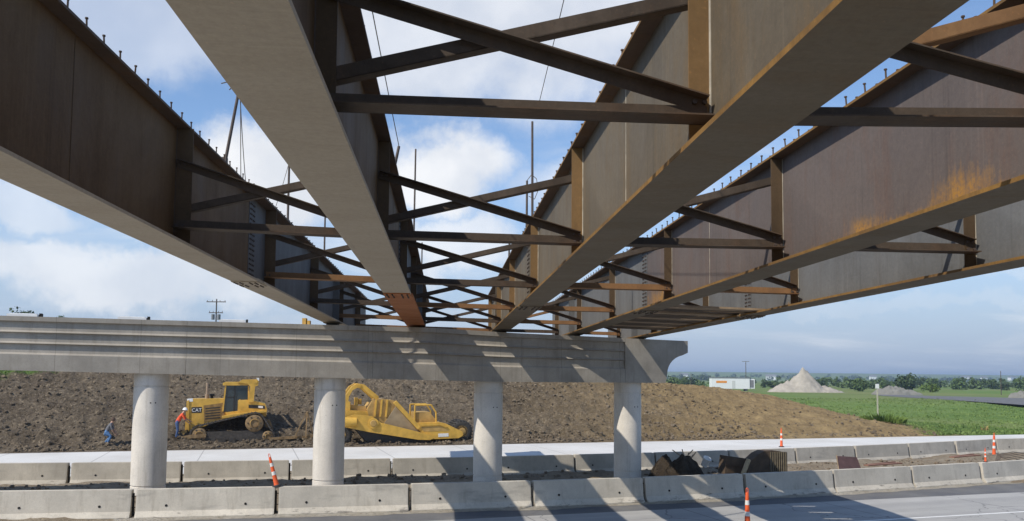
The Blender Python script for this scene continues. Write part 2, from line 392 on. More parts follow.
def grid_mesh(name, us, ns, zf, mat, smooth=True):
    vs = []; fs = []
    for n_ in ns:
        for u_ in us: vs.append(tuple(RW(u_, n_, zf(u_, n_))))
    w = len(us)
    for j in range(len(ns) - 1):
        for i in range(w - 1): fs.append((j * w + i, j * w + i + 1, (j + 1) * w + i + 1, (j + 1) * w + i))
    me = bpy.data.meshes.new(name); me.from_pydata(vs, [], fs); me.materials.append(mat)
    me.polygons.foreach_set('use_smooth', [smooth] * len(fs)); me.update()
    return link(name, me)
def frange(a, b, st):
    k = max(1, int(round((b - a) / st))); return [a + (b - a) * i / k for i in range(k + 1)]
ORD = ['first', 'second', 'third', 'fourth', 'fifth', 'sixth', 'seventh', 'eighth', 'ninth', 'tenth', 'eleventh', 'twelfth', 'thirteenth', 'fourteenth', 'fifteenth']

# ================================================================== THE SETTING
HTAB = [(-60, 4.25), (-10, 4.3), (10, 4.25), (25, 4.1), (31.5, 3.75), (40.8, 2.95), (44.7, 2.4), (47.8, 1.6), (51, .85), (55, .3), (59, .02), (70, 0)]
def emb(u, n):
    h = interp(HTAB, u) * (0.10 * sst(46.6, 49, n) + 0.9 * min(1, max(0, (n - 48.6) / 12.5)) ** 0.9)
    return h * (1 - sst(63, 88, n) * sst(8, 26, u))
def plain(u, n): return 0.6 * sst(70, 115, n)
def far_ground(u, n):
    z = plain(u, n) - 0.02
    if n < 47.2: z = -0.35
    if 47.0 < n < 132 and u < 57: z = min(z, emb(u, n) - 0.5) if emb(u, n) > 0.25 else z - 0.12
    if n > 900: z += 22 * sst(900, 2600, n) * sst(-200, 1500, u) + 5 * sst(900, 2600, n)
    return z
us = [-4000, -2500, -1500, -800, -400, -200, -120, -80] + frange(-60, 120, 3) + [135, 160, 200, 250, 320, 400, 520, 700, 1000, 1400, 2000, 3000, 4500]
ns = [-400, -150, -60, -20, 0, 20, 40, 46.8, 47.3] + frange(48, 135, 3) + [150, 170, 200, 240, 300, 380, 500, 650, 850, 1000, 1200, 1500, 1900, 2300, 2800, 3600, 5000, 8000]
# grass and dirt share the ground: which is which depends only on where one stands
m, nt, b = new_mat('ground_cover'); t = NT(nt); v = t.world()
n1 = t.noise(v, 0.06, 6, 0.6); n2 = t.noise(v, 0.9, 6, 0.7); n3 = t.noise(v, 0.015, 4, 0.5)
c = t.mix(t.rmp(n1, 0.35, 0.65), (0.105, 0.175, 0.038), (0.165, 0.24, 0.065))
c = t.mix(t.rmp(n2, 0.4, 0.75, 0, 0.5), c, (0.085, 0.115, 0.035))
c = t.mix(t.rmp(n3, 0.42, 0.62, 0, 0.6), c, (0.20, 0.195, 0.085))
nt.links.new(c, b.inputs['Base Color']); b.inputs['Roughness'].default_value = 0.9; b.inputs['Specular IOR Level'].default_value = 0.1
t.bump(b, n2, 0.7, 0.2); M['ground'] = m
structure(grid_mesh('ground', us, ns, far_ground, M['ground']))

# the dirt embankment (cut slope) behind the pier
m, nt, b, t, c = dirt_mat('embankment_dirt', (0.080, 0.062, 0.044), (0.165, 0.131, 0.092), (0.225, 0.18, 0.128))
v = t.world()
def along(t_, vec, d):          # signed distance along a direction
    n = t_.nt.nodes.new('ShaderNodeVectorMath'); n.operation = 'DOT_PRODUCT'; t_.nt.links.new(vec, n.inputs[0]); n.inputs[1].default_value = d
    return n.outputs['Value']
uu = along(t, v, tuple(U)); nn_ = along(t, v, tuple(N))
wob = t.noise(v, 0.22, 5, 0.65)
ang = t.math('ADD', uu, t.math('MULTIPLY', t.math('SUBTRACT', wob, 0.5), 12))
c = t.mix(t.rmp(t.noise(v, 4.6, 5, 0.75), 0.55, 0.64, 0, 0.8), c, (0.36, 0.29, 0.20))
c = t.mix(t.rmp(t.noise(v, 3.1, 5, 0.75), 0.54, 0.62, 0, 0.7), c, (0.05, 0.038, 0.026))
c = t.mix(t.rmp(ang, 16, 36, 0, 0.85), c, t.mix(t.rmp(t.noise(v, 1.1, 6, 0.7), 0.35, 0.7), (0.42, 0.30, 0.145), (0.19, 0.13, 0.066)))
gr = t.rmp(t.math('ADD', t.math('ADD', uu, t.math('MULTIPLY', nn_, -0.35)), t.math('MULTIPLY', t.math('SUBTRACT', wob, 0.5), 14)), 31, 34.5)   # right foot, grass
gr = t.math('MINIMUM', t.math('MAXIMUM', gr, 0), 1)
gl = t.rmp(t.math('ADD', t.math('ADD', t.math('MULTIPLY', uu, -0.55), nn_), t.math('MULTIPLY', t.math('SUBTRACT', wob, 0.5), 3)), 67.0, 68.2)
gl = t.math('MINIMUM', t.math('MAXIMUM', gl, 0), 1)
gcol = t.mix(t.rmp(t.noise(v, 0.9, 6, 0.7), 0.35, 0.7), (0.08, 0.13, 0.03), (0.14, 0.21, 0.055))
c = t.mix(t.math('MAXIMUM', gr, gl), c, gcol)
nt.links.new(c, b.inputs['Base Color']); M['embankment'] = m
def nz(u, n, s, o=3): return noise.fractal(Vector((u * s, n * s, 1.7)), 0.9, 2.1, o)
def emb_rough(u, n):
    k = sst(46.9, 48.2, n) * (1 - 0.45 * sst(24, 40, u) - 0.4 * sst(44, 56, u))
    # machine passes leave low benches running along the slope
    if -30 < u < 24: r0_ = 0.06 * sin(u * 4.4 + n * 1.1 + 3 * nz(u, n, .15)) * max(0, nz(u, n + 7, .12)) * 3
    else: r0_ = 0.0
    bench = r0_ + 0.15 * sin(n * 3.1 + 1.2 * nz(u, n, 0.08)) + 0.06 * sin(n * 6.7 + nz(u, n, .2) * 2)
    r = 0.15 * nz(u, n, 0.45) + 0.17 * abs(nz(u, n, 1.5)) + 0.17 * abs(noise.noise(Vector((u * 3.6, n * 3.6, 0.3)))) + 0.11 * noise.noise(Vector((u * 8, n * 8, 4.3))) 
    return emb(u, n) + k * (r + bench)
us = [-60, -48, -38] + frange(-30, 62, 0.14); ns = frange(46.55, 63.5, 0.12) + [66, 69, 73, 78, 84, 92, 105, 120, 131]
structure(grid_mesh('embankment', us, ns, emb_rough, M['embankment']))

# carriageways, shoulder, median
m, nt, b = new_mat('road_surface'); t = NT(nt); v = t.world()
uu = along(t, v, tuple(U)); nn_ = along(t, v, tuple(N))
cb = nt.nodes.new('ShaderNodeCombineXYZ'); nt.links.new(t.math('MULTIPLY', uu, 0.12), cb.inputs[0]); nt.links.new(t.math('MULTIPLY', nn_, 1.5), cb.inputs[1])
lanes = t.noise(cb.outputs[0], 0.8, 5, 0.6)
c = t.mix(t.rmp(lanes, 0.35, 0.68), (0.34, 0.33, 0.31), (0.44, 0.425, 0.40))
c = t.mix(t.rmp(t.noise(v, 1.2, 6, 0.65), 0.45, 0.75, 0, 0.4), c, (0.27, 0.265, 0.255))
c = t.mix(t.rmp(t.noise(v, 40, 3, 0.6), 0.5, 0.75, 0, 0.3), c, (0.2, 0.2, 0.195))
md = t.math('ABSOLUTE', t.math('SUBTRACT', t.math('FRACT', t.math('DIVIDE', uu, 5.2)), 0.5))
c = t.mix(t.rmp(md, 0.003, 0.006, 0.55, 0.0), c, (0.07, 0.07, 0.07))
vo = nt.nodes.new('ShaderNodeTexVoronoi'); vo.feature = 'DISTANCE_TO_EDGE'; vo.inputs['Scale'].default_value = 0.22
wv = nt.nodes.new('ShaderNodeVectorMath'); wv.operation = 'ADD'; nzn = nt.nodes.new('ShaderNodeTexNoise'); nzn.inputs['Scale'].default_value = 1.2; nzn.inputs['Detail'].default_value = 6; nt.links.new(v, nzn.inputs['Vector'])
nt.links.new(v, wv.inputs[0]); nt.links.new(nzn.outputs[1], wv.inputs[1]); nt.links.new(wv.outputs[0], vo.inputs['Vector'])
c = t.mix(t.rmp(vo.outputs['Distance'], 0.002, 0.006, 0.6, 0.0), c, (0.09, 0.09, 0.09))
tr_ = t.math('ABSOLUTE', t.math('SUBTRACT', t.math('FRACT', t.math('DIVIDE', nn_, 1.85)), 0.5))
c = t.mix(t.math('MULTIPLY', t.rmp(tr_, 0.05, 0.3, 0.35, 0.0), t.rmp(lanes, 0.3, 0.6)), c, (0.2, 0.198, 0.195))
nt.links.new(c, b.inputs['Base Color']); b.inputs['Roughness'].default_value = 0.85; b.inputs['Specular IOR Level'].default_value = 0.25
t.bump(b, t.noise(v, 60, 3), 0.2, 0.01); M['road'] = m
m, nt, b = new_mat('asphalt'); t = NT(nt); v = t.world()
c = t.mix(t.rmp(t.noise(v, 0.8, 6, 0.6), 0.35, 0.65), (0.12, 0.12, 0.124), (0.165, 0.162, 0.158))
c = t.mix(t.rmp(t.noise(v, 2.6, 5, 0.7), 0.55, 0.7, 0, 0.5), c, (0.22, 0.19, 0.15))
nt.links.new(c, b.inputs['Base Color']); b.inputs['Roughness'].default_value = 0.88; b.inputs['Specular IOR Level'].default_value = 0.25
t.bump(b, t.noise(v, 70, 3), 0.3, 0.01); M['asphalt'] = m
m, nt, b = new_mat('new_pavement'); t = NT(nt); v = t.world()
uu = along(t, v, tuple(U)); nn_ = along(t, v, tuple(N))
c = t.mix(t.rmp(t.noise(v, 0.25, 6, 0.6), 0.35, 0.65), (0.56, 0.54, 0.50), (0.66, 0.645, 0.61))
c = t.mix(t.rmp(t.noise(v, 3, 5, 0.7), 0.55, 0.75, 0, 0.3), c, (0.45, 0.41, 0.35))
md = t.math('ABSOLUTE', t.math('SUBTRACT', t.math('FRACT', t.math('DIVIDE', uu, 4.6)), 0.5))
c = t.mix(t.rmp(md, 0.004, 0.008, 0.5, 0.0), c, (0.2, 0.19, 0.18))
nt.links.new(c, b.inputs['Base Color']); b.inputs['Roughness'].default_value = 0.85; b.inputs['Specular IOR Level'].default_value = 0.25
M['new_pavement'] = m
UL = frange(-120, 200, 20)
structure(grid_mesh('road', UL, [7.9, 12, 18, 22.55], lambda u, n: 0.0, M['road']))
structure(grid_mesh('shoulder', UL, [22.55, 24.6], lambda u, n: -0.004, M['asphalt']))
structure(grid_mesh('far_road', UL, [35.6, 40, 46.75], lambda u, n: 0.0, M['new_pavement']))
def nfar(u): return 31.75 + 0.0040 * (max(-10, min(40, u)) - 12) ** 2
def med_z(u, n):
    k = sst(24.4, 25.4, n) * (1 - sst(nfar(u) - .9, nfar(u) - .35, n))
    return -0.012 + k * (0.08 + 0.07 * nz(u, n, 0.5) + 0.09 * abs(nz(u, n, 1.8)) + 0.10 * sst(29.6, 31.0, n))
structure(grid_mesh('median', frange(-32, 62, 0.2), frange(24.4, 32.0, 0.19) + [33, 34.5, 35.7], med_z, M['median']))
# painted edge line
lm = MB(); lm.add([RW(-110, 19.14, .004), RW(190, 19.14, .004), RW(190, 19.27, .004), RW(-110, 19.27, .004)], [(0, 1, 2, 3)])
M['paint'] = simple('road_paint', (0.74, 0.73, 0.70), 0.7, 0.12, 2, 0, where='Object')
structure(lm.build('edge_line', M['paint']))
# sand and dust drifted along the foot of the near barriers
dm = dirt_mat('drift_sand', (0.42, 0.375, 0.30), (0.50, 0.46, 0.39), (0.33, 0.28, 0.21))[0]
def drift(u, n): return 0.006 + 0.035 * sst(23.3, 23.75, n)
def nfront(u): return 24.1 + 0.0042 * (max(-9, min(34, u)) - 13) ** 2
vs = []; fs = []; uu_ = frange(-34, 64, 0.35)
for i, u_ in enumerate(uu_):
    nf = nfront(u_) - 0.29; w_ = 0.22 + 0.28 * abs(nz(u_, 3, 0.6))
    vs += [tuple(RW(u_, nf - w_, 0.001)), tuple(RW(u_, nf - w_ * .4, 0.012)), tuple(RW(u_, nf + 0.04, 0.05 + .03 * nz(u_, 8, .8)))]
for i in range(len(uu_) - 1):
    a = i * 3; fs += [(a, a + 3, a + 4, a + 1), (a + 1, a + 4, a + 5, a + 2)]
me = bpy.data.meshes.new('sand_drift'); me.from_pydata(vs, [], fs); me.materials.append(dm)
stuff(link('sand_drift', me), 'pale sand drifted along the foot of the near barriers', 'sand')
# concrete slope paving under the near end of the bridge, below the camera
structure(grid_mesh('slope_paving', frange(-60, 60, 5), [-60, -2, 7.2, 7.95], lambda u, n: 2.4 if n < 0 else (0.12 if n < 7.5 else -0.03), concrete('slope_paving_concrete', (0.40, 0.375, 0.33), 0.2, 0.6, False)))
# asphalt side road on the plain at the right
def on_plain(x, y, z=0.6):
    d = fw + rt * ((x - 512) / F_PX) + up * ((CY - y) / F_PX); tt = (z - CAM_H) / d.z
    return Vector((0, 0, CAM_H)) + d * tt
far_e = [(872, 394.3), (900, 394.9), (940, 396.0), (985, 397.0), (1024, 398.2), (1100, 400.5), (1200, 404)]
near_e = [(880, 395.6), (905, 397.3), (945, 399.6), (985, 402.2), (1024, 405.0), (1100, 411), (1200, 420)]
vs = [tuple(on_plain(*p, .62)) for p in far_e] + [tuple(on_plain(*p, .62)) for p in near_e]; k = len(far_e)
me = bpy.data.meshes.new('side_road'); me.from_pydata(vs, [], [(i + k, i + k + 1, i + 1, i) for i in range(k - 1)]); me.materials.append(M['asphalt'])
structure(link('side_road', me))

# clods and stones lying on the dirt
ICO = None
def ico():
    p = (1 + 5 ** .5) / 2
    vs = [Vector(q).normalized() for q in [(-1, p, 0), (1, p, 0), (-1, -p, 0), (1, -p, 0), (0, -1, p), (0, 1, p), (0, -1, -p), (0, 1, -p), (p, 0, -1), (p, 0, 1), (-p, 0, -1), (-p, 0, 1)]]
    fs = [(0, 11, 5), (0, 5, 1), (0, 1, 7), (0, 7, 10), (0, 10, 11), (1, 5, 9), (5, 11, 4), (11, 10, 2), (10, 7, 6), (7, 1, 8), (3, 9, 4), (3, 4, 2), (3, 2, 6), (3, 6, 8), (3, 8, 9), (4, 9, 5), (2, 4, 11), (6, 2, 10), (8, 6, 7), (9, 8, 1)]
    return vs, fs
IV, IF = ico()
def clod(mb, c, r):
    sx, sy, sz = [r * random.uniform(.6, 1.3) for _ in range(3)]; a = random.uniform(0, pi)
    ca, sa = cos(a), sin(a)
    vs = []
    for p in IV:
        q = random.uniform(.7, 1.2); x, y, z = p.x * sx * q, p.y * sy * q, p.z * sz * q * .8
        vs.append((c[0] + x * ca - y * sa, c[1] + x * sa + y * ca, c[2] + z))
    mb.add(vs, IF)
cm = MB()
for i in range(15000):
    u_ = random.uniform(-28, 50); n_ = 47.0 + 14 * random.random() ** 1.5
    r = 0.03 + 0.11 * random.random() ** 4 + (0.05 if n_ < 48.6 and random.random() < .25 else 0)
    if u_ > 34 and random.random() < .8: continue
    p = RW(u_, n_, emb_rough(u_, n_) + r * .25); clod(cm, p, r)
stuff(cm.build('dirt_clods', M['clod']), 'loose brown dirt clods strewn over the embankment slope', 'dirt')
cm = MB()
for i in range(1500):
    u_ = random.uniform(-30, 58); n_ = random.uniform(25.2, 31.4)
    if random.random() < .5: n_ = random.uniform(29.6, 31.4)
    r = 0.03 + 0.08 * random.random() ** 3
    p = RW(u_, n_, med_z(u_, n_) + r * .3); clod(cm, p, r)
stuff(cm.build('median_stones', M['clod_median']), 'small stones and clods scattered on the dirt median between barriers', 'stones')

# ================================================================== THE PIER
pier = thing('bridge_pier', 'long concrete pier with round columns and ribbed cap carrying the girders', 'bridge pier', RW(2.67, 29, 0), A)
PU, PN = 2.67, 29.0
def L(u, n, z): return (u - PU, n - PN, z)
CT = [(-30, 5.86), (-7.4, 5.84), (6.2, 5.83), (9.3, 5.72), (12.5, 5.66), (16.6, 5.58)]
CB = [(-30, 4.3), (-7.4, 4.16), (8.75, 3.9), (15.6, 3.9), (16.6, 3.9)]
HW = 0.69
def cap_profile(u):
    """front half profile (offset from the face, height) top to bottom; ribs: undercut lip, then a face sloping out to a ledge"""
    zt, zb = interp(CT, u), interp(CB, u); Hh = zt - zb
    pr = [(0.0, zt), (0.0, zt - .085 * Hh)]
    for a, b_ in ((.085, .29), (.29, .495), (.495, .70)):
        pr += [(0.085, zt - (a + .018) * Hh), (0.06, zt - (b_ - .035) * Hh), (-0.0, zt - (b_ - .0) * Hh)]
    pr += [(0.0, zb)]
    return pr
def cap_solid(u):
    zt, zb = interp(CT, u), interp(CB, u); Hh = zt - zb; k = 10
    return [(0.0, zt - Hh * i / k) for i in range(k + 1)]
def cap_mesh(stations, proff):
    mb = MB(); rings = []
    for u_ in stations:
        pr = proff(u_)
        front = [L(u_, PN - HW + o, z) for o, z in pr]; back = [L(u_, PN + HW - o, z) for o, z in reversed(pr)]
        rings.append(front + back)
    n = len(rings[0]); vs = [p for r_ in rings for p in r_]; fs = []
    for s_ in range(len(rings) - 1):
        for i in range(n):
            j = (i + 1) % n; fs.append((s_ * n + i, s_ * n + j, (s_ + 1) * n + j, (s_ + 1) * n + i))
    fs.append(tuple(range(n - 1, -1, -1))); fs.append(tuple((len(rings) - 1) * n + i for i in range(n)))
    mb.add(vs, fs); return mb
# three pours of the cap with a narrow open joint line between them, then the plain right end with its quarter-round cut
JOINTS = [-30, -13.2, -2.05, 4.05, 9.6, 13.85]
for a, b_ in zip(JOINTS, JOINTS[1:]):
    st = [a + .004] + [x for x in (-7.4, 6.2, 8.75, 9.3, 12.5) if a + .1 < x < b_ - .1] + [b_ - .004]
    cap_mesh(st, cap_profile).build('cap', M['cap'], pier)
    # core behind the joint
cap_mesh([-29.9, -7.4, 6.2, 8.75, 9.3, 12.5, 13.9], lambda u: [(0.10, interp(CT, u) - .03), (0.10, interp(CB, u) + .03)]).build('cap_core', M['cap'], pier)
zt, zb = interp(CT, 15.5), 3.9
poly = [(13.858, interp(CT, 13.86)), (16.62, interp(CT, 16.62)), (16.62, interp(CT, 16.62) - .47)]
for i in range(1, 9):
    a = pi / 2 * i / 8; poly.append((16.55 - .86 * sin(a), zb + .36 + .76 * cos(a) * 1.0))
poly += [(15.62, zb), (13.858, zb)]
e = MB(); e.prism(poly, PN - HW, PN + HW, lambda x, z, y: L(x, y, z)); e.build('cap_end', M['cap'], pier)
for i, u_ in enumerate([-20.4, -14.7, -8.9, -3.13, 2.67, 8.51, 14.29]):
    zc = interp(CB, u_); c_ = MB()
    c_.lathe([(.54, -0.15), (.54, .41), (.515, .415), (.515, .455), (.54, .46), (.54, zc - .44), (.515, zc - .435), (.515, zc - .395), (.54, zc - .39), (.54, zc + .002)], L(u_, PN, 0), 48, hard=True)
    co = c_.build('column', M['column'], pier)
    for dx in (-.12, .17):
        h_ = MB(); a = atan2(-.98, .2 + dx); h_.cyl(L(u_ + .535 * cos(a), PN + .535 * sin(a), zc - .95), L(u_ + .546 * cos(a), PN + .546 * sin(a), zc - .95), .022, None, 10)
        h_.build('tie_hole', M['hole'], co)
# white bearing plinths waiting for further girders, at the left
for i, u_ in enumerate([-0.65, -3.72, -6.85]):
    bp = MB(); zt = interp(CT, u_); bp.b2((-.42, -.3, 0), (.42, .3, .075)); bp.b2((-.36, -.24, .0755), (.36, .24, .1))
    o = bp.build('bearing_plinth', M['white_pad'], None); o.location = RW(u_, PN - .3, zt + .002); o.rotation_euler = (0, 0, A)
    tag(o, ['white bearing plinth on the pier cap nearest the leftmost girder', 'white bearing plinth on the pier cap, second left of the girders',
            'white bearing plinth at the left end of the visible pier cap', 'white bearing plinth beyond the left picture edge on cap'][i], 'bearing plinth', 'white bearing plinths on the pier cap')
    p2 = MB(); p2.b2((.43, -.1, 0), (.5, .1, .12)); q = p2.build('stop_block', M['hole'], o)
tb = MB(); tb.box((0, 0, .11), (.13, .2, .22)); tb.box((.14, .02, .07), (.1, .18, .14))
o = tb.build('timber_block', simple('yellow_timber', (.55, .33, .08), .7, .2, 8)); o.location = RW(1.72, PN - .4, interp(CT, 1.7) + .002)
tag(o, 'small yellow timber block on the cap left of the first girder', 'timber block')

# ================================================================== GIRDERS
GX = tan(radians(-4.748)); GR = radians(4.748)
# offset, bottom height, near-end, far end, splice, half bottom flange
GIRD = [(-4.085, 5.98, 40.6, 16.5, .275), (-1.09, 5.92, 40.0, 18.0, .30), (2.11, 5.855, 37.0, 20.2, .29), (5.11, 5.79, 38.2, 20.4, .28), (7.83, 5.70, 38.5, 20.6, .275)]
WEB = 1.8; YN = -5.0
STN = [6.2, 12.15, 18.1, 24.15, 30.1, 36.1]
DYG = [-.32, .04, .10, -.12, -.42]           # the frames do not stand quite square to the girders
GMAT = [('web_brown', 'web_new', 'flange', 'flange', 'stiff_brown'), ('web_brown', 'web_new', 'flange', 'flange_orange', 'stiff_brown'),
        ('web_grey', 'web_grey', 'flange_dark', 'flange_dark', 'stiff_orange'), ('web_grey_spotted', 'web_new', 'flange_dark', 'flange_dark', 'stiff_brown'),
        ('web_new', 'web_new', 'flange_dark', 'flange_dark', 'stiff_brown')]
GLAB = ['leftmost rusty steel plate girder with pale underside, studs along its top', 'second steel plate girder from left, with orange rusted flange at the pier',
        'middle steel plate girder with wide dark underside and rusty stiffeners', 'second steel plate girder from right with yellow rust blotches on its web',
        'rightmost grey steel plate girder with orange lower edge against the sky']
def gpos(i, Y, dx=0.0, z=0.0):
    c, zb = GIRD[i][0], GIRD[i][1]; return Vector((c + GX * Y + dx, Y, zb + z))
FT, TT, HT = .04, .032, .20
for i, (c, zb, ye, ys, hb) in enumerate(GIRD):
    g = thing('plate_girder', GLAB[i], 'girder', (c, 0, zb), GR, 'bridge girders')
    WEB = 1.8 if i < 3 else 1.665                # the two right-hand girders are shallower
    k = 1 / cos(GR); y0, y1, sp = YN * k, ye * k, ys * k
    wm, wm2, fm, fm2, sm_ = [M[x] for x in GMAT[i]]
    def part(name, a, b_, mt): mb = MB(); mb.b2(a, b_); return mb.build(name, mt, g)
    part('web', (-.009, y0, FT), (.009, sp - .004, WEB), wm); part('web', (-.009, sp + .004, FT), (.009, y1, WEB), wm2)
    for (a_, b_, hw_, mt_) in ((y0, sp - .004, hb, fm), (sp + .004, y1, hb + .03, fm2)):
        mb = MB(); mb.b2((-hw_, a_, 0), (hw_, b_, FT)); mb.m[0] = mb.m[1] = 1; mb.m[5] = 2 if i >= 2 else 0      # flame-cut edges rust first
        mb.build('bottom_flange', [mt_, M['edge_rust'] if i >= 2 else mt_, M['edge_rust']], g)
    mb = MB(); mb.b2((-HT, y0, WEB), (HT, sp - .004, WEB + TT)); mb.m[0] = mb.m[1] = 1; mb.build('top_flange', [M['flange_top'], M['edge_rust'] if i >= 2 else M['flange_top']], g)
    part('top_flange', (-HT - .06, sp + .004, WEB), (HT + .06, y1, WEB + TT + .012), M['flange_top'])
    for yw in {0: (8.5,), 2: (9.3,), 3: (15.4, 5.2), 4: (10.2,)}.get(i, ()):
        sd_ = 1 if i == 0 else -1; mb = MB(); mb.cyl((sd_ * .0095, yw * k, FT + .02), (sd_ * .0095, yw * k, WEB - .02), .006, None, 6); mb.build('butt_weld', M['weld_pale' if i != 0 else 'stiff_brown'], g)
    # bolted field splice
    for s_ in (-1, 1):
        x0, x1 = sorted((s_ * .0095, s_ * .022)); part('splice_plate', (x0, sp - .22, .12), (x1, sp + .22, WEB - .1), wm2)
        bm_ = MB()
        for yy in (-.16, -.07, .07, .16):
            for q in range(15):
                z = .18 + q * (WEB - .34) / 14; bm_.cyl((s_ * .022, sp + yy, z), (s_ * .047, sp + yy, z), .019, None, 6, 0, False)
        stuff(bm_.build('splice_bolts', M['bolt'], g))
        x0, x1 = sorted((s_ * .03, s_ * (hb - .01)))
        part('splice_plate', (x0, sp - .42, FT + .001), (x1, sp + .42, FT + .022), fm2)
    part('splice_plate', (-hb + .01, sp - .42, -.022), (hb - .01, sp + .42, -.001), fm2)
    bm_ = MB()
    for yy in frange(-.36, .36, .12):
        if abs(yy) < .03: continue
        for xx in (-hb * .75, -hb * .35, hb * .35, hb * .75): bm_.cyl((xx, sp + yy, -.045), (xx, sp + yy, -.022), .02, None, 6, 0, False)
    stuff(bm_.build('splice_bolts', M['bolt'], g))
    part('splice_plate', (-HT, sp - .42, WEB + TT + .0125), (HT, sp + .42, WEB + TT + .035), M['flange_top'])
    # stiffeners at the cross-frames, both faces
    for Y in STN:
        if Y > ye - .4: continue
        if i == 0 and Y < 8: Y = None
        if Y is None: continue
        for s_ in (-1, 1):
            if (i == 0 and s_ < 0) or (i == 4 and s_ > 0): continue
            x0, x1 = sorted((s_ * .0092, s_ * (.25 if i == 0 else HT - .012))); mb = MB(); yl = (Y + DYG[i]) * k
            mb.b2((x0, yl - .009, FT + .001), (x1, yl + .009, WEB - .001)); st_ = mb.build('stiffener', sm_ if s_ < 0 or i != 2 else M['stiff_brown'], g)
            wb = MB(); wb.cyl((s_ * .012, yl - .014, FT + .03), (s_ * .012, yl - .014, WEB - .01), .012 if i == 2 else .007, None, 6); wb.build('weld_bead', M['weld_pale' if s_ < 0 and i >= 2 else 'bolt'], st_)
    # bearing stiffener pair and the end plate
    yp = 28.9 + (0.0 if i == 0 else 0.95 * i); yp *= k
    for s_ in (-1, 1):
        for dy in (-.12, .12):
            x0, x1 = sorted((s_ * .0092, s_ * (HT - .0))); part('bearing_stiffener', (x0, yp + dy - .012, FT + .001), (x1, yp + dy + .012, WEB - .001), wm2)
    # shear studs in rows of three
    sm = MB(); yy = max(y0, 3.0) + .1
    while yy < y1 - .2:
        for xx in (-.14, 0, .14):
            zt_ = WEB + (TT if yy < sp else TT + .012) + (.025 if abs(yy - sp) < .45 else 0)
            j = random.uniform(-.012, .012)
            sm.cyl((xx, yy, zt_), (xx + j, yy, zt_ + .13), .011, None, 5, 0, False, False); sm.cyl((xx + j, yy, zt_ + .13), (xx + j, yy, zt_ + .145), .019, None, 6, 0, False)
        yy += .45
    stuff(sm.build('shear_studs', M['flange_top'], g))
    # bearing on the cap
    Yp = yp / k; pw = gpos(i, Yp); up_ = pw.dot(U); ctop = interp(CT, up_)
    bb = MB(); hgt = zb - ctop - .024
    bb.b2((-.24, -.28, 0), (.24, .28, hgt * .45)); bb.b2((-.2, -.24, hgt * .45), (.2, .24, hgt))
    o = bb.build('bridge_bearing', M['elastomer']); o.location = (pw.x, pw.y, ctop + .001); o.rotation_euler = (0, 0, GR)
    sp_ = MB(); sp_.b2((-.3, -.34, hgt + .0005), (.3, .34, hgt + .022)); sp_.build('sole_plate', M['flange_dark'], o)
    tag(o, 'dark bearing pad on the cap under the ' + ['leftmost', 'second', 'middle', 'fourth', 'rightmost'][i] + ' girder', 'bearing', 'bearings under the girders')

WEB = 1.8
# cross-frames
def angle_bar(mb, p, q, leg, th, vdir, hdir, ext=0.0):
    """an L-section from p to q: one leg along vdir, one along hdir"""
    p, q = Vector(p), Vector(q); ax = (q - p).normalized(); p = p - ax * ext; q = q + ax * ext
    vdir = Vector(vdir); vdir = (vdir - ax * vdir.dot(ax)).normalized(); hdir = Vector(hdir); hdir = (hdir - ax * hdir.dot(ax)).normalized()
    legs = leg if isinstance(leg, tuple) else (leg, leg)
    for (d1, d2, leg) in ((vdir, hdir, legs[0]), (hdir, vdir, legs[1])):
        vs = []
        for e_ in (p, q):
            for (a, b_) in ((0, 0), (leg, 0), (leg, th), (0, th)): vs.append(e_ + d1 * a + d2 * b_ - (d2 * 0.0))
        f = [(0, 1, 2, 3), (7, 6, 5, 4), (0, 4, 5, 1), (1, 5, 6, 2), (2, 6, 7, 3), (3, 7, 4, 0)]
        mb.add(vs, f)
BAYN = ['leftmost and second girders', 'second and middle girders', 'middle and fourth girders', 'fourth and rightmost girders']
bay_count = [0, 0, 0, 0]
BR = [['brace', 'brace', 'brace'], ['brace', 'brace', 'brace_rust'], ['brace', 'brace', 'brace_rust']]
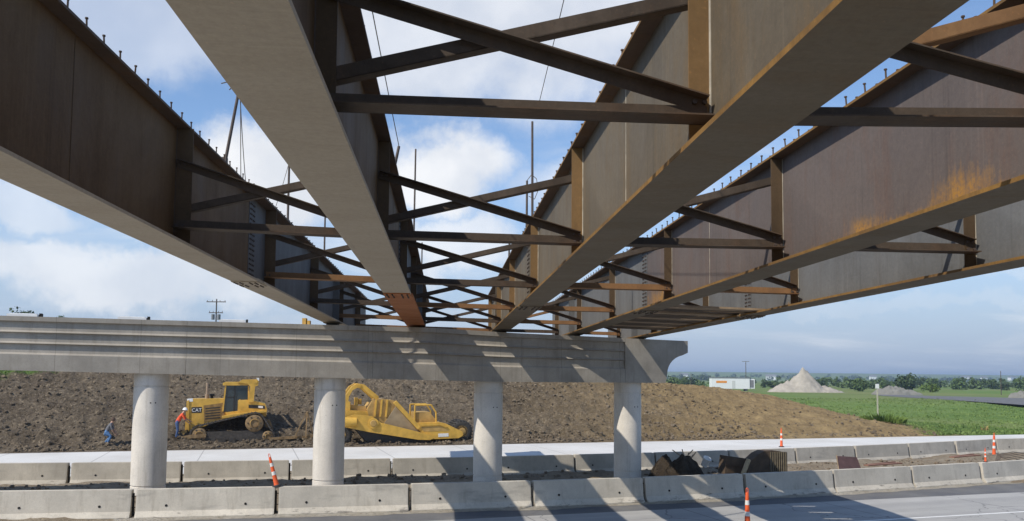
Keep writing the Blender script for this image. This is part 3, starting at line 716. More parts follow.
for b_i in range(4):
    for s_i, Y in enumerate(STN):
        if b_i == 0 and Y < 8: continue
        if Y > min(GIRD[b_i][2], GIRD[b_i + 1][2]) - .4: continue
        a = gpos(b_i, Y + DYG[b_i]); c = gpos(b_i + 1, Y + DYG[b_i + 1]); mid = (a + c) / 2; hl = Vector((c.x - a.x, c.y - a.y)).length / 2
        k_ = bay_count[b_i]; bay_count[b_i] += 1
        od = ['nearest', 'second', 'third', 'fourth', 'fifth', 'sixth'][k_]
        lab = f'{od} X cross-frame from the camera between the {BAYN[b_i]}' if k_ else f'nearest rusty X cross-frame between the {BAYN[b_i]}'
        fr = thing('cross_frame', lab, 'cross-frame', mid, atan2(c.y - a.y, c.x - a.x), 'cross-frames between the girders')
        ya = -.024; inset = .05
        pl = lambda s_, z: Vector((s_ * hl + (-s_) * inset, ya, (a.z if s_ < 0 else c.z) - mid.z + z))
        rnd = random.random()
        mb = MB(); angle_bar(mb, pl(-1, .26), pl(1, .26), (.15, .25), .013, (0, 0, 1), (0, -1, 0)); mb.build('bottom_chord', M['brace_rust' if (s_i >= 2 and rnd < .6) else 'brace'], fr)
        # diagonals lie on either face of the stiffeners
        mb = MB(); p_, q_ = pl(-1, 1.32), pl(1, .47); angle_bar(mb, p_, q_, .115, .012, (0, 0, -1), (0, -1, 0)); mb.build('diagonal', M['brace'], fr)
        mb = MB(); p_, q_ = pl(-1, .50), pl(1, 1.30); p_.y = q_.y = .024; angle_bar(mb, p_, q_, .115, .012, (0, 0, 1), (0, 1, 0)); mb.build('diagonal', M['brace_rust' if b_i in (1, 2) and s_i in (0, 5) and b_i == 2 else 'brace'], fr)
        bm_ = MB()
        for s_ in (-1, 1):
            for (z, dy, dxs) in ((.33, -.0245, (.0, .09)), (.44 if s_ > 0 else 1.25, -.0245, (.02, .1)), (.56 if s_ < 0 else 1.34, .036, (.02, .1))):
                for d_ in dxs:
                    p_ = pl(s_, z) + Vector((-s_ * (d_ - .0), 0, 0)); sg = -1 if dy < 0 else 1
                    y_a = dy - .013 if sg < 0 else dy
                    bm_.cyl((p_.x, y_a, p_.z), (p_.x, y_a + sg * .028, p_.z), .02, None, 6, 0, False)
        stuff(bm_.build('bolts', M['bolt'], fr))

# planks laid across the lower flanges of the two right-hand girders
for q in range(15):
    Y = 19.6 + q * 0.575; a = gpos(3, Y); c = gpos(4, Y)
    zt = FT + .003 + (.03 if abs(Y - 20.5) < .65 else 0)
    p_ = Vector((a.x + .07, Y, a.z + zt + .03)); q_ = Vector((c.x - .06, Y + random.uniform(-.06, .06), c.z + zt + .03))
    mb = MB(); mb.bar(p_ - (p_ + q_) / 2, q_ - (p_ + q_) / 2, .50, .05)
    o = mb.build('plank', M['timber' if q % 3 == 0 else 'timber_dark'], None, (p_ + q_) / 2)
    tag(o, ('nearest' if q == 0 else ORD[q]) + ' timber plank' + ('' if q == 0 else ' from the camera') + ' laid across the flanges of the two rightmost girders', 'plank', 'planks across the right-hand girders')

# safety-line posts clamped to the top flanges
def safety_post(i, Y, h, lean, label, dx=0.0, hook=False):
    b_ = gpos(i, Y, dx, WEB + TT + .014)
    r_ = thing('safety_post', label, 'post', b_, 0, 'safety posts on the girder tops')
    mb = MB(); mb.b2((-.12, -.09, 0), (.12, .09, .03)); mb.b2((-.05, -.05, .03), (.05, .05, .22)); mb.build('base_clamp', M['post'], r_)
    mb = MB(); mb.cyl((0, 0, .03), (lean, 0, h), .032, .028, 8); mb.build('mast', M['post'], r_)
    if hook:
        mb = MB()
        for (x, z) in ((-.35, .12), (.25, .05), (-.2, .02), (.18, -.12)): mb.tube([(lean, 0, h - .1), (lean + x * .6, .02, h + z * .8), (lean + x, .03, h + z * 1.2 - .08)], .011, 5)
        mb.build('rope_tangle', M['rope'], r_)
    return b_ + Vector((lean, 0, h))
def rope(p, q, label, r=.008, sag=0.15):
    p, q = Vector(p), Vector(q); pts = []
    for j in range(13):
        t_ = j / 12; pts.append((q - p) * t_ + Vector((0, 0, -sag * 4 * t_ * (1 - t_))))
    mb = MB(); mb.tube(pts, r, 5); o = mb.build('safety_rope', M['rope'], None, p); tag(o, label, 'rope', 'safety ropes'); return o
t1 = safety_post(0, 14.4, 1.55, .24, 'leaning safety post with rope tangle on the leftmost girder', 0, True)
rope(t1, gpos(0, 15.6, .1, WEB + TT + .04), 'thin rope hanging from the leaning post on the leftmost girder', .008, .12)
rope(t1 + Vector((.02, 0, -.1)), gpos(0, 16.0, -.1, WEB + TT + .08), 'second thin rope hanging beside the leaning post, leftmost girder', .008, .05)
t2 = safety_post(0, 20.3, 1.75, 0, 'upright safety post farther along the leftmost girder')
t2b = safety_post(0, 26.5, 1.6, 0, 'small upright safety post on the leftmost girder near the pier')
rope(t2, gpos(0, 18.6, 0, WEB + TT + .06), 'thin rope slanting down from the upright post, leftmost girder', .008, .05)
t3 = safety_post(1, 26.0, 3.8, .02, 'tall upright safety post on the second girder')
t3b = safety_post(1, 15.2, .75, .14, 'short leaning safety post on the second girder near the camera')
t3c = safety_post(1, 35.0, 2.2, 0, 'far safety post on the second girder beyond the pier')
rope(t3b, gpos(1, 5.0, .0, WEB + 1.6), 'long taut safety rope running above the second girder', .008, .05)
t4 = safety_post(2, 19.6, 2.75, -.02, 'tallest upright safety post on the middle girder')
t4b = safety_post(2, 21.0, 1.6, 0, 'shorter upright safety post on the middle girder')
t4c = safety_post(2, 27.0, 1.1, .02, 'small safety post on the middle girder near the pier')
rope(t4 + Vector((.1, 0, .2)), gpos(2, 6.0, -.6, WEB + 2.2), 'long taut safety rope running above the middle girder', .008, .05)
mb = MB(); mb.tube([(0, 0, 0), (.12, 0, .16), (.25, 0, .05), (.3, 0, -.25), (.2, 0, -.5), (.05, 0, -.42)], .01, 5)
o = mb.build('cable_loop', M['rope'], None, t4b + Vector((.0, -.02, .0))); tag(o, 'looped cable hanging on the shorter post, middle girder', 'cable')

# ================================================================== CONCRETE BARRIERS
def bz(x): return x
BP = [(-.30, 0), (-.30, .06), (-.185, .21), (-.11, .81), (.11, .81), (.185, .21), (.30, .06), (.30, 0)]
LB = 3.765
def barrier_meshes(tagname, mt):
    mb = MB()
    # length along x, profile in y; slightly drawn-in ends so that the joints read as slots
    nst = [-LB / 2 + .0, -LB / 2 + .045, LB / 2 - .045, LB / 2 - .0]
    rings = []
    for k_, x in enumerate(nst):
        s_ = .965 if k_ in (0, 3) else 1.0
        rings.append([(x, y * s_, z if z < .5 else z - (.012 if k_ in (0, 3) else 0)) for y, z in BP])
    n = len(BP); vs = [p for r_ in rings for p in r_]; fs = []
    for s_ in range(3):
        for i in range(n):
            j = (i + 1) % n; fs.append((s_ * n + i, (s_ + 1) * n + i, (s_ + 1) * n + j, s_ * n + j))
    fs.append(tuple(range(n))); fs.append(tuple(3 * n + i for i in range(n - 1, -1, -1)))
    mb.add([(x, -y, z) for x, y, z in vs], fs)
    body = mb.mesh('barrier_body', mt)
    hm = MB(); hm.cyl((0, -.150, 0), (0, -.178, 0), .036, None, 10); hole = hm.mesh('lifting_hole', M['hole'])
    rm = MB(); rm.cyl((0, 0, .06), (0, 0, .70), .03, None, 8); rm.tube([(-.09, 0, .62), (0, -.06, .62), (.09, 0, .62)], .012, 5); rm.tube([(-.09, 0, .3), (0, -.06, .3), (.09, 0, .3)], .012, 5)
    pin = rm.mesh('connection_pin', M['hole'])
    return body, hole, pin
NB = barrier_meshes('near', M['barrier']); FB = barrier_meshes('far', M['barrier_old'])
def nfar(u): return 31.75 + 0.0040 * (max(-10, min(40, u)) - 12) ** 2
def row(j0, first, count, nf, meshes, rowname, extra):
    lo = extra
    for k_ in range(count):
        uc = j0 + (first + k_ + .5) * 3.86; n_ = nf(uc); sl_ = atan2(nf(uc + 1) - nf(uc - 1), 2)
        idx = k_ - lo
        if 0 <= idx < 15: pos = f'{ORD[idx]} from the left'
        else: pos = None
        r_ = thing('concrete_barrier', '', 'barrier', RW(uc, n_ + random.uniform(-.03, .03), 0.0), A + sl_ + random.uniform(-.012, .012), f'concrete barriers in the {rowname} row')
        r_['label'] = (f'concrete road barrier in the {rowname} row, {pos} in view' if pos else f'concrete road barrier of the {rowname} row outside the picture')
        link('barrier_body', meshes[0], r_)
        for x in (-1.05, 1.05): o = link('lifting_hole', meshes[1], r_, (x + random.uniform(-.05, .05), 0.0, .36))
        link('connection_pin', meshes[2], r_, (LB / 2 + .03, 0, 0))
row(-3.04, -1, 11, nfront, NB, 'near', 0)
row(-6.19, -1, 14, nfar, FB, 'far', 0)

# ================================================================== CHANNELIZER TUBES
def tube_mesh():
    ms = {}
    mb = MB(); mb.lathe([(.17, 0), (.17, .03), (.12, .055), (.07, .06)], seg=8); ms['base'] = mb.mesh('rubber_base', M['rubber'])
    def rad(z): return .085 - .042 * (z / 1.05)
    mb = MB(); mb.lathe([(rad(z) + (.012 if z < .1 else 0), z) for z in (.05, .1, .3, .5, .7, .9, 1.0)] + [(.036, 1.03)], seg=14); ms['tube'] = mb.mesh('tube', M['orange'])
    for nm, a, b_ in (('lo', .40, .52), ('hi', .70, .82)):
        mb = MB(); mb.lathe([(rad(a) + .003, a), (rad(b_) + .003, b_)], seg=14); ms[nm] = mb.mesh('reflective_band', M['white_band'])
    mb = MB(); mb.tube([(-.025, 0, 1.03), (-.028, 0, 1.12), (0, 0, 1.15), (.028, 0, 1.12), (.025, 0, 1.03)], .011, 6); ms['top'] = mb.mesh('handle', M['orange'])
    return ms
TM = tube_mesh()
def channelizer(p, label, tilt=0.0, s=1.0, base=True, rz=0):
    r_ = thing('channelizer_tube', label, 'traffic post', p, rz, 'orange channelizer tubes'); r_.scale = (s, s, s); r_.rotation_euler = (0, tilt, rz)
    if base: link('rubber_base', TM['base'], r_)
    for nm, key in (('tube', 'tube'), ('reflective_band', 'lo'), ('reflective_band', 'hi'), ('handle', 'top')): link(nm, TM[key], r_)
def at_n(x, y, n):
    d = fw + rt * ((x - 512) / F_PX) + up * ((CY - y) / F_PX); return Vector((0, 0, CAM_H)) + d * (n / d.dot(N))
p = at_n(277, 485, nfront(.8)); channelizer(Vector((p.x, p.y, .815)), 'orange and white tube leaning left on top of the near barriers', -.27, .86, True)
p = on_plain(747.5, 531, 0); channelizer(p + Vector((0, 0, .0)), 'orange and white tube on the near road at the bottom edge', 0, 1.0)
p = on_plain(781.5, 447, 0); channelizer(p, 'orange and white tube on the pale far road', 0, 1.0)
p = at_n(994, 456, 33.0); channelizer(Vector((p.x, p.y, .05)), 'tall orange and white tube at the right edge by far barriers', 0.03, 1.1)
p = at_n(985.5, 462, nfront(28.4)); channelizer(Vector((p.x, p.y, .815)), 'short orange and white tube standing on the near barriers, right', 0, .5)

# ================================================================== DEBRIS IN THE MEDIAN
def proj(p):
    v = Vector(p) - Vector((0, 0, CAM_H)); d = v.dot(fw); return 512 + F_PX * v.dot(rt) / d, CY - F_PX * v.dot(up) / d
def med_pt(x, n):
    """point of the median ground seen in picture column x at distance n from the near road"""
    p = at_n(x, 470, n); return Vector((p.x, p.y, med_z(p.dot(U), n)))
def emb_hit(x, y):
    d = (fw + rt * ((x - 512) / F_PX) + up * ((CY - y) / F_PX)); o = Vector((0, 0, CAM_H)); t_ = 38.0
    while t_ < 90:
        p = o + d * t_
        if p.dot(N) > 46.9 and p.z <= emb_rough(p.dot(U), p.dot(N)): return p
        t_ += .05
    return o + d * 48
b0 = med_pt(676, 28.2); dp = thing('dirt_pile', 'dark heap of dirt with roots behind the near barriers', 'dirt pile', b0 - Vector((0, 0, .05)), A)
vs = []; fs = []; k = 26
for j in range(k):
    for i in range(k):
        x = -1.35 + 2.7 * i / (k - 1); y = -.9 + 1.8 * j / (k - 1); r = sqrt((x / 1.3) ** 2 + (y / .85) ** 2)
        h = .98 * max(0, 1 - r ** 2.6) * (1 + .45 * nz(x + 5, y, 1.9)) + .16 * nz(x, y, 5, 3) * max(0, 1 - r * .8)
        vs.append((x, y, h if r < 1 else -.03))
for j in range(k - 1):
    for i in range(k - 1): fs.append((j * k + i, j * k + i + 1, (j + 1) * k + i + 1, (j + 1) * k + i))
me = bpy.data.meshes.new('mound'); me.from_pydata(vs, [], fs); me.materials.append(dirt_mat('shaded_dirt', (0.05, 0.038, 0.027), (0.085, 0.064, 0.045), (0.12, 0.095, 0.068))[0]); link('mound', me, dp)  # the heap's shade is put into this darker dirt colour
for q in range(6):
    mb = MB(); x = random.uniform(.1, .6); a = random.uniform(-1, 1); h = random.uniform(.05, .3)
    mb.tube([(x, 0, .6), (x + a * .25, -.05, .85 + h * .3), (x + a * .7, .05, .95 + h)], .022, 5); mb.build('root', M['timber'], dp)
mb = MB(); mb.lathe([(.13, 0), (.16, .36), (.165, .37), (.15, .37), (.125, .03)], seg=16); o = mb.build('bucket', M['white_pad']); o.location = med_pt(704, 28.0) + Vector((0, 0, .55)); o.rotation_euler = (.5, .3, 0)
tag(o, 'white bucket tipped over beside the dirt heap', 'bucket')
# curved corrugated form
b0 = med_pt(767, 27.9); cf = thing('culvert_form', 'curved ribbed culvert form standing behind the near barriers', 'culvert form', b0 - Vector((0, 0, .06)), A - .05)
outl = [(-.92, 0), (-.86, .5), (-.66, .8), (-.38, 1.02), (-.1, 1.13), (.2, 1.15), (.55, 1.12), (.93, 1.06), (.93, 0)]
mb = MB(); mb.prism(outl, -.02, .55); mb.build('shell', M['timber_dark'], cf)
for q in range(8):
    x = .16 + q * .1; mb = MB(); mb.cyl((x, -.03, .02), (x, -.03, 1.09), .034, None, 8); mb.build('rib', M['corrugated'], cf)
b0 = med_pt(735, 28.6); mb = MB(); mb.box((0, 0, .38), (1.2, .5, .74), Matrix.Rotation(.14, 3, 'Y')); mb.box((-.05, -.27, .56), (1.15, .05, .3), Matrix.Rotation(.1, 3, 'Y')); o = mb.build('formwork_box', M['timber_dark'], None, b0); o.rotation_euler = (0, 0, A)  # dark timber colour stands in for the shadow lying on the box
tag(o, 'dark timber formwork box lying left of the ribbed form', 'formwork')
b0 = med_pt(744.5, 26.4); mb = MB(); mb.cyl((-.16, -.05, .1), (.2, .12, .85), .09, None, 14); mb.lathe([(.12, .05), (.12, .12)], (-.14, -.04, .1), 12); o = mb.build('drain_pipe', simple('tan_pipe', (.42, .32, .19), .7, .2, 5), None, b0 + Vector((0, 0, .06)))
tag(o, 'short tan pipe end leaning against the ribbed form', 'pipe')
b0 = med_pt(853, 26.5); r_ = thing('plywood_sheet', 'dark plywood sheet propped on edge behind the near barriers', 'plywood', b0, A + .05)
mb = MB(); mb.prism([(-.66, .05), (.62, .1), (.66, .86), (-.36, .94)], -.012, .012, lambda x, z, y: (x, y + z * .55, z)); mb.build('sheet', simple('plywood_dark', (.10, .055, .05), .7, .25, 3, .2), r_)
mb = MB(); mb.bar((-.66, 0.0, .05), (-.36, .5, .95), .04, .04); mb.build('edge_batten', M['timber'], r_)
mb = MB(); mb.bar((.4, .6, .02), (.45, .4, .7), .05, .05); mb.build('prop', M['timber'], r_)
for (xa, xb, n_, lab) in ((866, 900, 27.2, 'flat brown board lying right of the propped plywood'), (952, 979, 28.6, 'brown board lying near the right-hand tubes')):
    p_, q_ = med_pt(xa, n_), med_pt(xb, n_ + .4); p_.z += .52; q_.z += .5; mb = MB(); c_ = (p_ + q_) / 2; mb.bar(p_ - c_, q_ - c_, .24, .045); mb.bar(p_ - c_ + Vector((.2, .3, .0)), q_ - c_ + Vector((-.1, .26, .02)), .1, .05)
    o = mb.build('board', simple('board_brown', (.24, .12, .075), .8, .25, 4), None, c_); tag(o, lab, 'board', 'boards lying in the median')
b0 = med_pt(1012, 29.5); r_ = thing('rebar_bundle', 'bent dark reinforcing bars in front of the far barriers, right edge', 'rebar', b0, A)
for q in range(5):
    mb = MB(); o_ = q * .12; pts = [(-1.1 + o_, o_ * .5, .02), (-.9 + o_, o_ * .5, .5 - .04 * q), (0.1, o_ * .4, .62 - .1 * q), (1.3, o_ * .3, .45 - .12 * q), (2.0, 0, .02)]
    mb.tube(pts, .014, 5); mb.build('bar', M['post'], r_)

# ================================================================== MACHINES
class Side:
    """measures a machine in side view: picture columns and rows become metres along the machine and above its base"""
    def __init__(s, root_p, x0, y0):
        s.x0, s.y0 = x0, y0; a = proj(root_p); b_ = proj(root_p + U); c_ = proj(root_p + Vector((0, 0, 1)))
        s.su = b_[0] - a[0]; s.sv = a[1] - c_[1]
    def __call__(s, x, y): return ((x - s.x0) / s.su, (s.y0 - y) / s.sv)
    def poly(s, pts): return [s(*p) for p in pts]
def prism_part(name, S, pts, a, b_, mt, parent):
    mb = MB(); mb.prism(S.poly(pts), a, b_); return mb.build(name, mt, parent)

base = emb_hit(228, 443); base.z -= .05
dz = thing('bulldozer', 'yellow crawler bulldozer facing left on the dirt slope', 'bulldozer', base, A)
S = Side(base, 228, 444)
TW = .58                                                         # track width; the near track spans y 0..TW
def arc(cx, cy, r, a0, a1, k=8): return [(cx + r * cos(radians(a0 + (a1 - a0) * i / k)), cy - r * sin(radians(a0 + (a1 - a0) * i / k))) for i in range(k + 1)]
path = arc(199, 434.5, 8.5, 105, 270) + arc(268, 437, 6.5, 270, 395) + arc(254, 423.5, 10.5, 30, 108)
loop = S.poly(path)
def resample(pts, step):
    out = []; n = len(pts); carry = 0
    for i in range(n):
        p, q = Vector(pts[i]), Vector(pts[(i + 1) % n]); L_ = (q - p).length; t_ = carry
        while t_ < L_: out.append((p + (q - p) * (t_ / L_), (q - p).normalized())); t_ += step
        carry = t_ - L_
    return out
for side, y0 in (('near', 0.0), ('far', 2.05)):
    tk = MB(); ins = []
    cx = sum(p[0] for p in loop) / len(loop); cz = sum(p[1] for p in loop) / len(loop)
    for p, d in resample(loop, .20):
        R_ = Matrix(((d.x, 0, -d.y), (0, 1, 0), (d.y, 0, d.x))); tk.box((p.x, y0 + TW / 2, p.y), (.185, TW, .085), R_); tk.box(tuple(Vector((p.x, y0 + TW / 2, p.y)) - Vector((-d.y, 0, d.x)) * .045 * (-1 if side == 'x' else 1)), (.03, TW, .06), R_)
    stuff(tk.build('track_shoes', M['track'], dz))
    fr = MB(); fr.prism(S.poly([(197, 432), (262, 431), (266, 440), (200, 441)]), y0 + .08, y0 + TW - .08); fr.build('track_frame', M['track'], dz)
    for (x, y, r, nm) in ((199, 434.5, 7.2, 'idler'), (268, 437, 5.4, 'idler'), (254, 423.5, 9.0, 'sprocket')):
        c_ = S(x, y); R0 = r / S.sv; wmb = MB(); wmb.lathe([(R0 * .5, y0 + .02), (R0 * .9, y0 + .02), (R0, y0 + .07), (R0, y0 + TW - .07), (R0 * .5, y0 + TW - .02)], (c_[0], 0, c_[1]), 20, axis='y')
        w_ = wmb.build(nm, M['sprocket'], dz)
        hb = MB(); hb.lathe([(R0 * .45, y0 - .03), (R0 * .5, y0 + .02)], (c_[0], 0, c_[1]), 14, axis='y'); hb.build('hub', M['yellow_dusty'], w_)
        for q in range(6):
            a = q * pi / 3; bm_ = MB(); bm_.cyl((c_[0] + R0 * .7 * cos(a), y0 - .005, c_[1] + R0 * .7 * sin(a)), (c_[0] + R0 * .7 * cos(a), y0 + .03, c_[1] + R0 * .7 * sin(a)), .045, None, 8); bm_.build('hub_bolt', M['track'], w_)
    for x in (212, 222, 232, 242, 252):
        c_ = S(x, 440.2); rm = MB(); rm.lathe([(.19, y0 + .03), (.19, y0 + TW - .03)], (c_[0], 0, c_[1]), 14, axis='y'); rm.build('track_roller', M['track'], dz)
hood = prism_part('hood', S, [(187.5, 401), (190, 399.4), (224, 398.8), (226, 399), (227, 419), (208, 425), (186, 435)], .75, 1.95, M['yellow'], dz)
prism_part('hood_shade_panel', S, [(202, 406), (223, 403), (224, 418), (203, 423)], .735, .76, simple('hood_shade_brown', (.25, .15, .05), .8, .35, 4, .2), hood)  # brown panel colour paints the shading on the middle of the hood
for q in range(5): prism_part('panel_slot', S, [(204, 408.6 + q * 2.6), (219, 407.2 + q * 2.6), (219, 408.2 + q * 2.6), (204, 409.6 + q * 2.6)], .726, .74, M['machine_black'], hood)
gr_ = prism_part('radiator_guard', S, [(185.2, 401.5), (187.6, 400.5), (188.6, 437), (184.2, 438)], .7, 2.0, M['yellow'], dz)
for q in range(6): prism_part('grille_slat', S, [(184.0 - .08 * q, 405 + q * 5), (186, 405 + q * 5), (186, 407 + q * 5), (184.0 - .08 * q, 407 + q * 5)], .85, 1.85, M['machine_black'], gr_)
prism_part('front_cap', S, [(185.5, 399.5), (191, 399.2), (191.5, 401.8), (185.6, 402.5)], .74, 1.4, M['white_pad'], dz)
prism_part('front_hitch', S, [(180.5, 432), (186, 430), (189, 438), (184, 442), (180, 440)], .5, 1.1, M['yellow_dusty'], dz)
prism_part('push_arm', S, [(182, 436), (190, 434.5), (206, 434), (206, 437), (190, 438), (182, 440)], -.08, .0, M['sprocket'], dz)
mb = MB(); a, c_ = S(204.8, 400), S(204.8, 383); mb.cyl((a[0], 1.2, a[1]), (c_[0], 1.2, c_[1]), .075, .07, 12); mb.cyl((a[0], 1.2, a[1]), (a[0], 1.2, a[1] + .3), .12, None, 12); mb.build('exhaust_stack', simple('stack_rust', (.30, .22, .15), .7, .2, 8), dz)
mb = MB(); a = S(209.5, 399); mb.cyl((a[0], 1.45, a[1]), (a[0], 1.45, a[1] + .16), .09, None, 12); mb.cyl((a[0], 1.45, a[1] + .16), (a[0], 1.45, a[1] + .26), .17, .14, 14); mb.build('air_cleaner', M['machine_black'], dz)
cab = prism_part('cab', S, [(221.5, 409.5), (224, 385.2), (247.5, 385.2), (248, 401), (238, 401), (238, 412.5), (222.5, 412.5)], .72, 2.1, M['glass'], dz)
for (xa, ya, xb, yb, w) in ((223.6, 386, 221.4, 412, 1.5), (233.2, 386, 232.4, 412, 1.1), (247, 386, 247.4, 402, 1.6), (238.4, 399.8, 238.4, 412, 1.2)):
    for y in (.70, 2.1):
        p_, q_ = S(xa, ya), S(xb, yb); mb = MB(); mb.bar((p_[0], y, p_[1]), (q_[0], y, q_[1]), w / S.su, .06, (0, 1, 0)); mb.build('pillar', M['machine_black' if xa in (233.2,) else 'yellow'], cab)
prism_part('window_rail', S, [(223.4, 397), (233, 397), (233, 398), (223.4, 398)], .70, .722, M['machine_black'], cab)
prism_part('roof', S, [(220.4, 383.2), (223, 382.0), (249, 382.0), (250.5, 385.3), (221, 385.6)], .62, 2.18, M['yellow'], dz)
for y in (.52, 2.05):
    prism_part('roll_bar', S, [(235.5, 382.4), (240, 379.6), (255.5, 379.2), (257.2, 381), (256.6, 385.5), (253.6, 386.5), (252.6, 402.5), (247.6, 402.5), (248.6, 386.5), (246, 383.6)], y, y + .22, M['yellow'], dz)
mb = MB(); a = S(254, 381.3); mb.cyl((a[0], .5, a[1]), (a[0], 2.3, a[1]), .12, None, 10); mb.build('roll_bar_tube', M['yellow'], dz)
mb = MB(); a = S(256.3, 379.6); mb.box((a[0], .62, a[1] + .03), (.14, .16, .16)); mb.build('work_lamp', M['white_band'], dz)
tank = prism_part('rear_tank', S, [(236.5, 400.5), (248, 400), (264.5, 404), (266.5, 410), (266, 417.5), (250, 416), (227, 417.5), (224, 413), (236.5, 411.5)], .62, 2.2, M['yellow'], dz)
prism_part('decal_panel', S, [(247.5, 405.2), (264, 406.2), (264.6, 409.4), (247.5, 408.6)], .606, .624, M['machine_black'], tank)
prism_part('decal_mark', S, [(257.5, 406.4), (262.2, 406.7), (262.4, 408.7), (257.6, 408.4)], .600, .612, M['letter'], tank)
prism_part('fender', S, [(221, 416.6), (232, 414.6), (262, 411), (266, 412.4), (250, 414.6), (221, 418.8)], .1, .72, M['yellow'], dz)
prism_part('mark_panel', S, [(190.4, 407.6), (200.4, 407.4), (200.4, 413.2), (190.4, 413.4)], .742, .752, M['machine_black'], hood)
fc = bpy.data.curves.new('hood_lettering', 'FONT'); fc.body = 'CAT'; fc.size = .27; fc.extrude = .006; fc.align_x = 'CENTER'; fc.materials.append(M['letter'])
to = link('lettering_tmp', fc); fme = bpy.data.meshes.new_from_object(to.evaluated_get(bpy.context.evaluated_depsgraph_get())); bpy.data.objects.remove(to)
fo = link('hood_lettering', fme, hood); a = S(195.4, 412.2); fo.location = (a[0], .733, a[1]); fo.rotation_euler = (pi / 2, 0, 0)
prism_part('ripper_frame', S, [(264, 420), (270, 421), (277, 437), (274, 440), (266, 430)], .8, 1.2, M['sprocket'], dz)
for q in range(3):
    mb = MB(); pts = []
    for j in range(11):
        t_ = j / 10; a = S(268 + t_ * 47, 420 + 20 * sin(pi * min(1, t_ * 1.15)) ** .8 * (1 - .25 * t_) + q * 1.6); pts.append((a[0], 1.1 + .1 * q, a[1]))
    mb.tube(pts, .03, 6); mb.build('hydraulic_hose', M['rubber'], dz)

base = emb_hit(405, 443.5); base.z -= .05
scr = thing('scraper', 'yellow towed earth scraper with arched gooseneck right of the bulldozer', 'scraper', base, A)
S = Side(base, 405, 444.5)
neck = [(346.5, 402), (347, 396), (353, 387), (358.5, 383.6), (365, 384.6), (379.5, 396.6), (379.5, 400), (376, 399.5), (364, 389), (358.5, 388), (354, 390.5), (350.5, 397), (350, 402)]
for y in (.5, 1.9): prism_part('gooseneck', S, neck, y, y + .26, M['yellow'], scr)
mb = MB(); a = S(360, 386); mb.cyl((a[0], .45, a[1]), (a[0], 2.2, a[1]), .12, None, 10); mb.build('cross_tube', M['yellow'], scr)
for (x0, y0, x1, y1, a, c_, mt) in ((346, 402, 352, 414, .5, 2.0, 'yellow'), (352, 405, 368, 411, .7, 1.8, 'yellow_dusty'), (357, 398, 360, 406, .8, 1.2, 'yellow'), (361, 399.5, 364, 405, 1.0, 1.4, 'yellow'), (346, 410, 374, 416, .4, 2.1, 'yellow')):
    prism_part('front_carriage', S, [(x0, y0), (x1, y0 + (2 if x1 > 366 else 0)), (x1, y1 + (2 if x1 > 366 else 0)), (x0, y1)], a, c_, M[mt], scr)
apron = prism_part('apron', S, [(368, 410), (373, 401), (377, 399.6), (385, 399.4), (395, 400.8), (398, 405), (394, 420), (386, 424), (370, 417)], .35, 2.4, M['yellow_dusty'], scr)
for x in (376, 381.5, 387): prism_part('apron_rib', S, [(x, 400), (x + 1.6, 400), (x + 0.2, 417), (x - 1.4, 417)], .27, .36, M['yellow'], apron)
prism_part('bowl', S, [(384, 425), (397, 405), (417, 429), (430, 436), (400, 432)], .25, 2.4, simple('bowl_dusty', (.33, .25, .15), .85, .25, 2), scr)
p_, q_ = S(394.5, 402), S(419, 428.5)
for y in (.14, 2.45): mb = MB(); mb.bar((p_[0], y, p_[1]), (q_[0], y, q_[1]), .24, .2, (0, 1, 0)); mb.build('lift_arm', M['yellow'], scr)
for y in (-.05, 2.5): prism_part('draft_arm', S, [(345, 417.5), (356, 414.5), (372, 416), (381, 422.5), (431, 435.5), (434, 438.5), (430, 440.5), (418, 440), (371, 432), (345, 426.5)], y, y + .22, M['yellow'], scr)
a = S(373.4, 423.2); mb = MB(); mb.lathe([(.30, -.12), (.31, -.06)], (a[0], 0, a[1]), 20, axis='y'); pv = mb.build('pivot_cap', M['yellow'], scr)
mb = MB(); mb.lathe([(.17, -.17), (.20, -.12)], (a[0], 0, a[1]), 16, axis='y'); mb.build('pivot_pin', M['yellow_dusty'], pv)
a, c_ = S(345, 421.5), S(357, 422); mb = MB(); mb.cyl((a[0], -.02, a[1]), (c_[0], -.02, c_[1]), .30, .27, 14); mb.build('hydraulic_cylinder', M['yellow'], scr)
prism_part('cutting_edge_shade', S, [(358, 429), (372, 433), (418, 440.5), (430, 441), (430, 444), (380, 444.5), (366, 440)], .2, 2.4, M['machine_black'], scr)  # black block stands in for the shadow under the scraper
rf = prism_part('rear_frame', S, [(418, 423.5), (440, 422.8), (446, 424), (463.5, 432.5), (464.5, 436.5), (460, 439.3), (432, 440), (424, 436), (417, 428)], .1, 2.3, M['yellow'], scr)
prism_part('frame_recess', S, [(421, 427.5), (441, 426.8), (450, 431.6), (424, 432.2)], .09, .104, M['yellow_dusty'], rf)
prism_part('frame_lip', S, [(419, 424.6), (441, 424), (448, 427.4), (446, 428), (440, 425.6), (420, 426.2)], .04, .1, M['yellow'], rf)
prism_part('number_plate', S, [(438.6, 434.4), (449, 434), (449.4, 437.4), (438.8, 437.8)], .088, .104, M['white_band'], rf)
for y in (.5, 2.0):
    mb = MB(); pts = [S(*q) for q in ((416, 422), (416, 405.6), (432.6, 405.4), (437.6, 413), (438, 423))]; mb.tube([(q[0], y, q[1]) for q in pts], .05, 8); mb.build('guard_rail', M['yellow'], scr)
prism_part('rear_engine', S, [(416.5, 413), (431, 412.5), (437, 419.5), (437, 423.5), (416.5, 423.8)], .55, 1.95, M['yellow_dusty'], scr)
